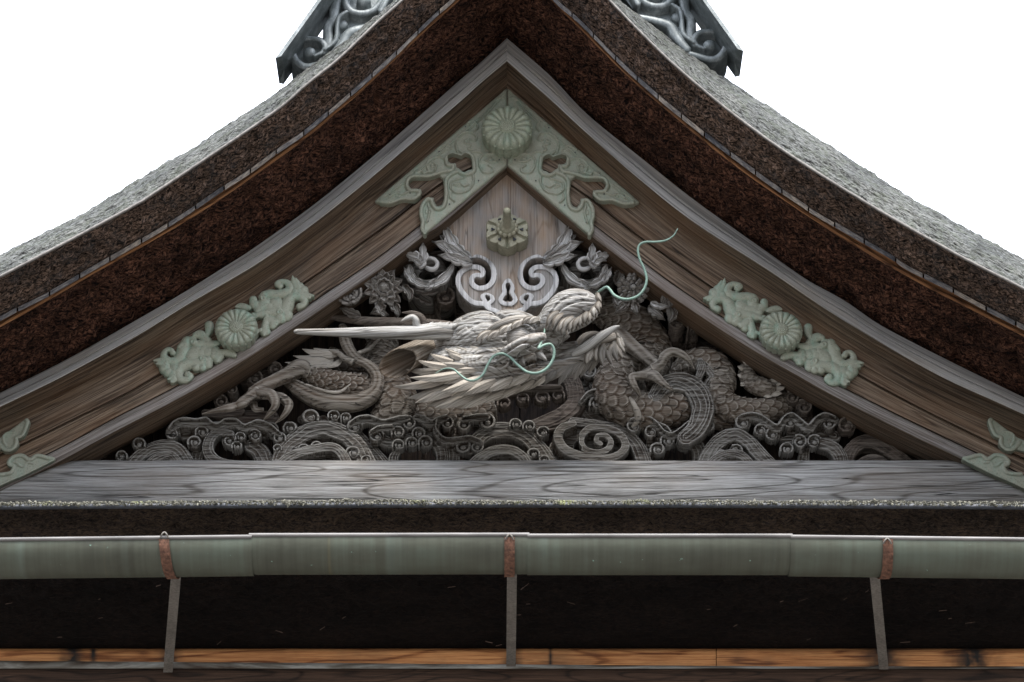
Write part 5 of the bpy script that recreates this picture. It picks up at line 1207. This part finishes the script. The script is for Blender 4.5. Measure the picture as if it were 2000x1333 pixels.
# ear: a funnel open to the left
def funnel(mb, rings, n=36):
    G = []
    for (x, y, d, r, ax) in rings:
        ax = nrm(np.array(ax, float)); c = P(x, y, d); a = nrm(np.cross(ax, [0, 0, 1.])); b = np.cross(a, ax)
        th = np.linspace(0, 2 * math.pi, n, endpoint=False)
        G.append([c + (a * math.cos(t) * 1.12 + b * math.sin(t)) * r * S * (1 + .02 * math.sin(5 * t)) for t in th])
    G = np.array(G); L = np.arange(len(G))[:, None] * .03 + np.zeros((1, n)); mb.grid(G, np.stack([L, np.broadcast_to(np.linspace(0, .4, n), L.shape)], -1), True)
m = MB(); ax = (-.45, -.78, -.42)
def funnel2(mb, rings, n=44):
    G = []
    for (x, y, dd, r, el) in rings:
        axv = nrm(np.array(ax, float)); c_ = P(x, y, dd); a_ = nrm(np.array([1.0, -.35, .22]) - axv * np.dot([1.0, -.35, .22], axv)); b_ = np.cross(axv, a_)
        th = np.linspace(0, 2 * math.pi, n, endpoint=False); w_ = np.where(np.cos(th) > 0, 1 - .30 * np.cos(th) ** 2 * np.abs(np.sin(th)), 1)
        G.append([c_ + (a_ * math.cos(t) * el + b_ * math.sin(t) * ww) * r * S for t, ww in zip(th, w_)])
    G = np.array(G); L = np.arange(len(G))[:, None] * .03 + np.zeros((1, n)); mb.grid(G, np.stack([L, np.broadcast_to(np.linspace(0, .4, n), L.shape)], -1), True)
funnel2(m, [(905, 664, -.36, 12, 1.2), (880, 668, -.36, 17, 1.25), (850, 676, -.37, 22, 1.35), (820, 688, -.38, 25, 1.45), (795, 700, -.42, 26.5, 1.55), (779, 709, -.45, 27, 1.6), (777, 710, -.455, 26, 1.6), (779, 709, -.448, 24, 1.55), (795, 701, -.42, 22, 1.5), (818, 690, -.385, 17, 1.4), (838, 682, -.37, 9, 1.3), (845, 680, -.365, 2, 1.2)])
m.build('ear', M_mane, dragon)
# mane
m = MB()
MN = [(885, 722, 793, 722, 9), (892, 732, 768, 756, 10), (900, 742, 796, 778, 11), (915, 750, 811, 787, 10.5), (925, 757, 830, 793, 11), (935, 762, 849, 797, 10.5), (948, 764, 870, 797, 9.5), (960, 766, 888, 797, 10), (975, 762, 903, 794, 9), (988, 762, 920, 788, 9),
      (1002, 756, 940, 784, 9), (1016, 752, 960, 780, 8.5), (1030, 748, 982, 774, 8.5), (1042, 742, 1003, 768, 8), (1056, 738, 1020, 763, 8), (1068, 732, 1036, 755, 7.5), (1080, 727, 1052, 748, 7), (1092, 718, 1066, 740, 7)]
for i, (bx, by, tx, ty, w) in enumerate(MN): blade(m, bx, by, tx, ty, w, -.45 - .02 * (i % 2), -.42 - .02 * (i % 2), bend=-.06 + .06 * random.random(), flat=.6)
MN2 = [(930, 728, 846, 748, 10), (940, 736, 862, 765, 10.5), (955, 742, 880, 774, 10), (968, 742, 902, 772, 9.5), (985, 740, 924, 768, 9), (1000, 738, 946, 764, 9), (1015, 736, 968, 760, 8.5), (1032, 732, 990, 754, 8), (1048, 727, 1012, 747, 7.5), (1064, 720, 1030, 740, 7)]
for i, (bx, by, tx, ty, w) in enumerate(MN2): blade(m, bx, by, tx, ty, w, -.50 - .02 * (i % 2), -.49 - .015 * (i % 2), bend=-.05 + .05 * random.random(), flat=.6)
m.build('mane', M_mane, dragon, smooth=False)
m = MB()
for i, (bx, by, tx, ty, w) in enumerate([(885, 706, 840, 691, 6.5), (905, 702, 872, 686, 6), (922, 690, 892, 677, 5), (940, 684, 912, 672, 4.5), (880, 716, 815, 704, 7), (908, 714, 844, 706, 7), (915, 726, 800, 738, 9), (935, 720, 868, 720, 8), (900, 694, 868, 680, 4)]):
    blade(m, bx, by, tx, ty, w, -.52 - .012 * (i % 2), -.49, bend=-.05, flat=.6)
m.build('cheek_tuft', M_mane, dragon, smooth=False)
m = MB()
for i, (bx, by, tx, ty, w) in enumerate([(1110, 715, 1075, 745, 8), (1122, 706, 1090, 755, 8), (1138, 700, 1104, 742, 9), (1148, 698, 1120, 745, 8), (1160, 690, 1133, 738, 9), (1085, 725, 1062, 752, 7), (1172, 690, 1150, 730, 8)]): blade(m, bx, by, tx, ty, w, -.49, -.45, bend=.05)
m.build('jaw_tuft', M_manelo, dragon, smooth=False)
m = MB()
for i, (bx, by, tx, ty, w) in enumerate([(1170, 672, 1163, 708, 7), (1180, 668, 1176, 716, 8), (1190, 665, 1194, 713, 8), (1198, 662, 1206, 708, 7), (1203, 660, 1216, 702, 7), (1206, 656, 1222, 692, 6), (1205, 652, 1222, 680, 6), (1203, 650, 1217, 668, 5), (1185, 672, 1166, 700, 7), (1200, 668, 1188, 705, 7), (1160, 680, 1143, 712, 8)]): blade(m, bx, by, tx, ty, w, -.53 - .01 * (i % 2), -.52, bend=.06)
T2 = [(1160, 672, -.52, 8), (1185, 662, -.54, 10), (1202, 658, -.54, 8)]; sweep(m, T2, n=14)
m.build('chin_tuft', M_tuft, dragon, smooth=False)
m = MB()
TP = [(1064, 644), (1074, 650), (1085, 656), (1096, 655), (1107, 657), (1118, 651), (1129, 648), (1139, 641), (1148, 635), (1157, 629), (1165, 622), (1171, 614), (1175, 604), (1176, 594)]
for rw in range(2):
    for i, (tx, ty) in enumerate(TP):
        if rw and i > 11: continue
        f = i / 13.0; tx_ = tx - rw * 1 + random.uniform(-2, 2) + rw * 5 * (1 - f); ty_ = ty - rw * 9 * (1 - .4 * f) + random.uniform(-2.5, 2.5)
        blade(m, tx_ + 26 - 32 * f + random.uniform(-4, 4), ty_ - 30 + 10 * f, tx_, ty_, 5.2 + random.uniform(-.8, .8), -.655 - .014 * rw - .014 * (i % 2), -.675 - .010 * rw, bend=.12, flat=.7)
m.build('snout_tuft', M_tuft, dragon, smooth=False)
m = MB(); sweep(m, [(1120, 694, -.50, 8), (1143, 680, -.54, 10), (1165, 664, -.57, 9), (1186, 650, -.60, 7), (1200, 641, -.61, 4.5), (1210, 637, -.62, 1.5)], n=18, disp=flute); m.build('tusk', M_paleuv, dragon)
m = MB(); blade(m, 1042, 680, 1069, 706, 6, -.60, -.60, bend=0.0); blade(m, 1020, 696, 1026, 716, 4, -.57, -.57); blade(m, 1078, 676, 1084, 694, 4, -.57, -.57); m.build('fangs', M_paleuv, dragon, smooth=False)
m = MB(); sweep(m, [(1135, 705, -.40, 7), (1130, 680, -.40, 8), (1140, 660, -.42, 7), (1160, 652, -.40, 5), (1180, 655, -.36, 3)], n=14); m.build('tongue', M_manelo, dragon)
# whiskers: two bent copper wires
m = MB(); sweep(m, [(1064, 643, -.62, 1.44), (1062, 656, -.66, 2.24), (1056, 672, -.72, 2.40), (1052, 681, -.74, 2.56), (1062, 675, -.74, 2.64), (1075, 673, -.73, 2.72), (1082, 684, -.72, 2.72), (1080, 702, -.71, 2.72), (1068, 720, -.70, 2.72), (1050, 729, -.69, 2.64), (1030, 727, -.68, 2.64), (1012, 714, -.67, 2.56), (996, 698, -.67, 2.48), (980, 691, -.67, 2.40), (963, 697, -.66, 2.40), (952, 714, -.65, 2.32), (943, 732, -.64, 2.24), (928, 743, -.63, 2.16), (912, 742, -.62, 2.00), (898, 732, -.61, 1.84), (886, 722, -.60, 1.60), (872, 720, -.59, 1.36), (860, 724, -.58, 1.04), (850, 730, -.58, 0.40)], n=12, step=2)
m.build('whisker', M_wire, dragon)
m = MB(); sweep(m, [(1163, 575, -.64, 1.44), (1174, 567, -.67, 2.40), (1185, 561, -.69, 2.56), (1192, 567, -.70, 2.64), (1200, 577, -.71, 2.64), (1215, 584, -.72, 2.64), (1232, 584, -.73, 2.56), (1248, 577, -.74, 2.56), (1259, 563, -.75, 2.48), (1263, 545, -.76, 2.40), (1258, 525, -.77, 2.40), (1250, 508, -.78, 2.32), (1246, 490, -.79, 2.24), (1250, 478, -.80, 2.16), (1262, 473, -.81, 2.08), (1280, 473, -.82, 2.00), (1300, 470, -.83, 1.76), (1315, 461, -.84, 1.44), (1322, 450, -.85, 0.96), (1324, 446, -.85, 0.40)], n=12, step=2)
m.build('whisker', M_wire, dragon)

# ------------------------------------------------------------ leaves and flowers under the bargeboards
def leafshape(m, pts, half, lobes, y, depth=.03, ang=0.0, side=0, cup=.5):
    """acanthus leaf: midrib path in pixels, lobed outline either side, curled towards the viewer at its edge"""
    p = catmull(pts, 1.5); n = len(p); t = np.linspace(0, 1, n)
    tg = np.gradient(p, axis=0); tg /= np.hypot(*tg.T)[:, None]; nx, ny = -tg[:, 1], tg[:, 0]
    env = half * np.sin(np.clip(t * 1.04, 0, 1) * math.pi) ** .55 * (1 - .35 * t)
    lob = 1 - .38 * (1 - np.abs(np.sin(t * math.pi * lobes)) ** .7)
    ws = np.linspace(-1, 1, 25); G = []
    for w in ws:
        if side and w * side < -.15: e = env * .25
        else: e = env * (1 - (1 - lob) * abs(w) ** 1.5)
        lag = 5 * abs(w)
        x = p[:, 0] + nx * e * w - tg[:, 0] * lag; z = p[:, 1] + ny * e * w - tg[:, 1] * lag
        d = y - depth * (abs(w) ** 2 * cup + .3 * np.sin(t * math.pi)) - .006 * np.cos(w * 16) * np.sin(t * 3) + .010 * math.exp(-(w / .1) ** 2)
        G.append(P(x, z, d))
    G = np.array(G); B = G + np.array([0, .018, 0]); u = np.broadcast_to(t * n * 1.5 * S, G.shape[:2]); v = np.broadcast_to((ws * half * S)[:, None], G.shape[:2]); UV = np.stack([u, v], -1)
    m.grid(G[::-1], UV[::-1]); m.grid(B, UV)
    for a, b in ((G[0], B[0]), (G[-1], B[-1])): m.grid(np.array([a, b]), np.zeros((2, n, 2)))
    m.grid(np.array([G[:, -1], B[:, -1]]), np.zeros((2, 25, 2))); m.grid(np.array([G[:, 0], B[:, 0]]), np.zeros((2, 25, 2)))
M_leaf = wood('wood_leaf_pale', (0.17, 0.168, 0.165), (0.40, 0.40, 0.395), (0.56, 0.56, 0.555), bump=0.6, rings=6, tint=(.22, .18, .15), tint_amt=.4)
M_leafd = wood('wood_leaf_brown', (0.04, 0.035, 0.03), (0.15, 0.14, 0.125), (0.33, 0.325, 0.31), bump=0.7, rings=6, tint=(.13, .08, .055), tint_amt=.5)
GL = 'leaf carvings beside the pendant'
def mirx(side): return (lambda x: x) if side == 0 else (lambda x: 1983 - x)
for side, nm in ((0, 'left'), (1, 'right')):
    f = mirx(side); q = lambda L: [(f(a), b) for a, b in L]
    m = MB(); s_ = 1 if side == 0 else -1
    leafshape(m, q([(918, 508), (890, 488), (876, 460), (866, 434)]), 20, 4, -.16, .05, side=0)
    leafshape(m, q([(915, 510), (885, 492), (865, 478), (843, 470)]), 16, 3, -.17, .05)
    leafshape(m, q([(918, 513), (895, 506), (875, 500), (855, 497)]), 13, 3, -.18, .05)
    leafshape(m, q([(905, 500), (880, 475), (862, 455), (858, 443)]), 13, 3, -.13, .05)
    tag(m.build('leaf_carving', M_leaf), 'pale acanthus leaf spreading from the %s edge of the pendant board' % nm, 'leaf carving', GL)
    m = MB(); R = Relief(1.0)
    leafshape(m, q([(822, 518), (826, 500), (826, 485), (826, 470)]), 13, 3, -.19, .04); leafshape(m, q([(824, 508), (812, 500), (802, 498), (787, 494)]), 11, 3, -.19, .04); leafshape(m, q([(818, 512), (806, 506), (798, 508)]), 7, 2, -.2, .04)
    tag(m.build('leaf_carving', M_leaf), 'small pale three lobed leaf under the %s bargeboard beside the leaf scroll' % nm, 'leaf carving', GL)
    # rolled leaf with a dark hollow
    sc = thing('leaf_scroll', 'rolled scalloped leaf with a round dark hollow on the %s of the pendant' % nm, 'leaf carving', P(f(832), 560, 0), GL)
    R = Relief(1.0)
    def rs(L, d, k=.6, **kw): R.stroke([(f(a), b, d, r) for a, b, r in L], k=k, step=2, **kw)
    rs([(860, 500, 18), (835, 505, 24), (805, 515, 20), (795, 535, 14)], -.02, .5, groove=5, amp=.12)
    rs([(812, 548, 10), (812, 530, 12), (820, 512, 13), (838, 505, 14), (855, 515, 14), (862, 535, 13)], -.07, .8, groove=3, amp=.1)
    rs([(800, 520, 9), (806, 540, 11), (822, 552, 12), (845, 553, 12), (866, 542, 12), (884, 520, 8), (888, 508, 3)], -.13, .5, groove=3, amp=.2)
    rs([(845, 560, 14), (865, 568, 14), (885, 555, 12)], -.03, .6, groove=3)
    R.cut([(f(a), b) for a, b in [(818, 535), (822, 524), (834, 522), (845, 526), (846, 538), (838, 545), (824, 544)]], d=-.1)
    R.build('leaf_roll', M_leafd, sc, back=.2, noise=.004)
    m = MB()
    for L, h, lb in (([(800, 522), (808, 545), (830, 556), (850, 552)], 10, 4), ([(836, 556), (860, 548), (878, 530), (889, 505)], 11, 3), ([(845, 553), (838, 560), (828, 568)], 9, 2), ([(806, 545), (796, 535), (788, 520)], 10, 2)): leafshape(m, q(L), h, lb, -.155, .03)
    sweep(m, [(f(a), b, d, r) for a, b, d, r in [(820, 516, -.14, 3), (832, 506, -.17, 4), (846, 506, -.18, 4), (854, 514, -.18, 4), (851, 524, -.18, 4.5), (842, 527, -.18, 5), (832, 523, -.17, 4), (826, 519, -.16, 2)]], n=10)
    m.build('rolled_lip', M_leaf, sc)
    m = MB(); leafshape(m, q([(840, 590), (822, 578), (806, 570), (795, 560)]), 13, 4, -.06, .05); leafshape(m, q([(850, 568), (828, 568), (812, 566), (800, 564)]), 9, 3, -.12, .04)
    m.build('lower_leaf', M_leafd, sc)
# flowers
def flower(px, py, y, R, label, rings, name='carved_flower', mat=None, thick=.012, tilt=(0, -1, -.25), round_=False, group='flower carvings under the bargeboards', spin=0.0):
    t_ = thing(name, label, 'flower carving', P(px, py, y), group); c = P(px, py, y); ax = nrm(np.array(tilt, float)); A = nrm(np.cross([0, 0, 1.], ax)); B = np.cross(ax, A); mp = MB()
    for (cnt, L, wd, el0, el1, r0, off) in rings:
        for i in range(cnt):
            a = 2 * math.pi * (i + off) / cnt + spin + random.gauss(0, .05); rad = A * math.cos(a) + B * math.sin(a); tan = -A * math.sin(a) + B * math.cos(a)
            n, mm = 12, 9; t = np.linspace(0, 1, n); s_ = np.linspace(-1, 1, mm); L_ = L * R * S * random.uniform(.9, 1.1)
            el = np.radians(el0 + (el1 - el0) * t); dx = np.cos(el); dz = np.sin(el); X = np.cumsum(dx) / n * L_; Z = np.cumsum(dz) / n * L_
            w = wd * R * S * (np.sin(np.clip(.12 + t * .88, 0, 1) * math.pi) ** (.45 if round_ else .7)) + .001
            G = np.array([c + rad * (r0 * R * S + X[j]) + ax * (Z[j]) + tan * (s_[k] * w[j]) + (ax * .9 - rad * .3) * (abs(s_[k]) ** 2 * w[j] * (.55 if not round_ else -.5)) + ax * .0025 * math.cos(s_[k] * 9) for j in range(n) for k in range(mm)]).reshape(n, mm, 3)
            nn = ax * np.cos(el)[:, None] - rad * np.sin(el)[:, None]; Bk = G - nn[:, None] * thick
            UV = np.stack(np.broadcast_arrays((t * L_)[:, None] + i * .3, s_[None] * .05), -1)
            mp.grid(G, UV); mp.grid(Bk[::-1], UV[::-1]); mp.grid(np.array([G[:, 0], Bk[:, 0]]), np.zeros((2, n, 2))); mp.grid(np.array([G[:, -1], Bk[:, -1]]), np.zeros((2, n, 2))); mp.grid(np.array([G[-1], Bk[-1]]), np.zeros((2, mm, 2)))
    mp.build('petals', mat or M_leafd, t_)
    b = MB(); b.ball(c + ax * .03, R * .17 * S, 10)
    for i in range(14): aa = i * 2.4; b.ball(c + ax * (.03 + R * .12 * S) + (A * math.cos(aa) + B * math.sin(aa)) * R * .03 * S * math.sqrt(i), R * .035 * S, 6)
    b.build('flower_centre', mat or M_leafd, t_)
    return t_
flower(750, 564, -.19, 42, 'open many petalled lotus blossom carved under the left bargeboard', [(11, .85, .22, 10, 20, .1, 0), (11, .72, .20, 25, 45, .08, .5), (9, .55, .17, 45, 65, .06, .2), (7, .35, .13, 65, 85, .04, .4)], tilt=(.05, -1, -.30))
flower(689, 590, -.19, 32, 'small half closed blossom at the left end of the flower carvings', [(9, .9, .24, 35, 60, .1, 0), (8, .75, .2, 55, 75, .06, .5), (7, .6, .16, 60, 88, .05, .2)], tilt=(-.25, -1, .35))
flower(1235, 566, -.18, 36, 'round chrysanthemum with blunt finger petals carved under the right bargeboard', [(13, .62, .15, 12, 70, .25, 0), (11, .5, .14, 35, 85, .18, .5), (8, .4, .13, 50, 100, .1, .2), (5, .3, .11, 70, 110, .04, .1)], tilt=(.1, -1, -.15), round_=True, thick=.02)
flower(1303, 589, -.17, 18, 'small tight flower bud near the right bargeboard', [(10, .7, .2, 30, 80, .12, 0), (8, .6, .18, 60, 95, .08, .5)], tilt=(.1, -1, 0), round_=True)
def leafthing(label, items, mat=None):
    if len(items) > 1: t_ = thing('leaf_cluster', label, 'leaf carving', P(*items[0][0][0], items[0][3]), 'leaves under the flower carvings')
    for L, h, lb, y in items:
        m = MB(); leafshape(m, L, h * 1.15, lb, y - .12, .04)
        if len(items) > 1: m.build('leaf', mat or M_leafd, t_)
        else: tag(m.build('leaf_carving', mat or M_leafd), label, 'leaf carving', 'leaves under the flower carvings')
leafthing('dark drooping leaves below the left lotus blossom', [([(745, 590), (735, 605), (722, 612)], 11, 3, -.05), ([(765, 590), (775, 606), (778, 622)], 10, 3, -.04), ([(790, 560), (800, 575), (798, 592)], 10, 3, -.04), ([(760, 545), (765, 528), (775, 515)], 10, 3, .0), ([(740, 595), (750, 610), (760, 614)], 12, 3, -.06)])
leafthing('dark leaves hanging below the right chrysanthemum', [([(1225, 590), (1212, 600), (1200, 612)], 10, 3, -.05), ([(1240, 595), (1243, 606), (1246, 616)], 10, 3, -.06), ([(1270, 600), (1285, 612), (1300, 625)], 11, 3, -.02), ([(1310, 602), (1312, 615), (1305, 632)], 12, 4, -.02), ([(1205, 550), (1215, 530), (1225, 520)], 12, 3, .02), ([(1215, 600), (1205, 590), (1195, 575)], 9, 3, -.04)])
leafthing('pale little leaf between the right chrysanthemum and the bud', [([(1275, 592), (1290, 597), (1308, 597)], 6, 2, -.09)], M_leaf)
leafthing('dark leaves cupping the small left blossom', [([(700, 615), (680, 608), (662, 600)], 9, 3, -.03), ([(705, 575), (712, 562), (724, 552)], 9, 3, .0), ([(672, 590), (668, 578), (680, 568)], 8, 2, .0)])
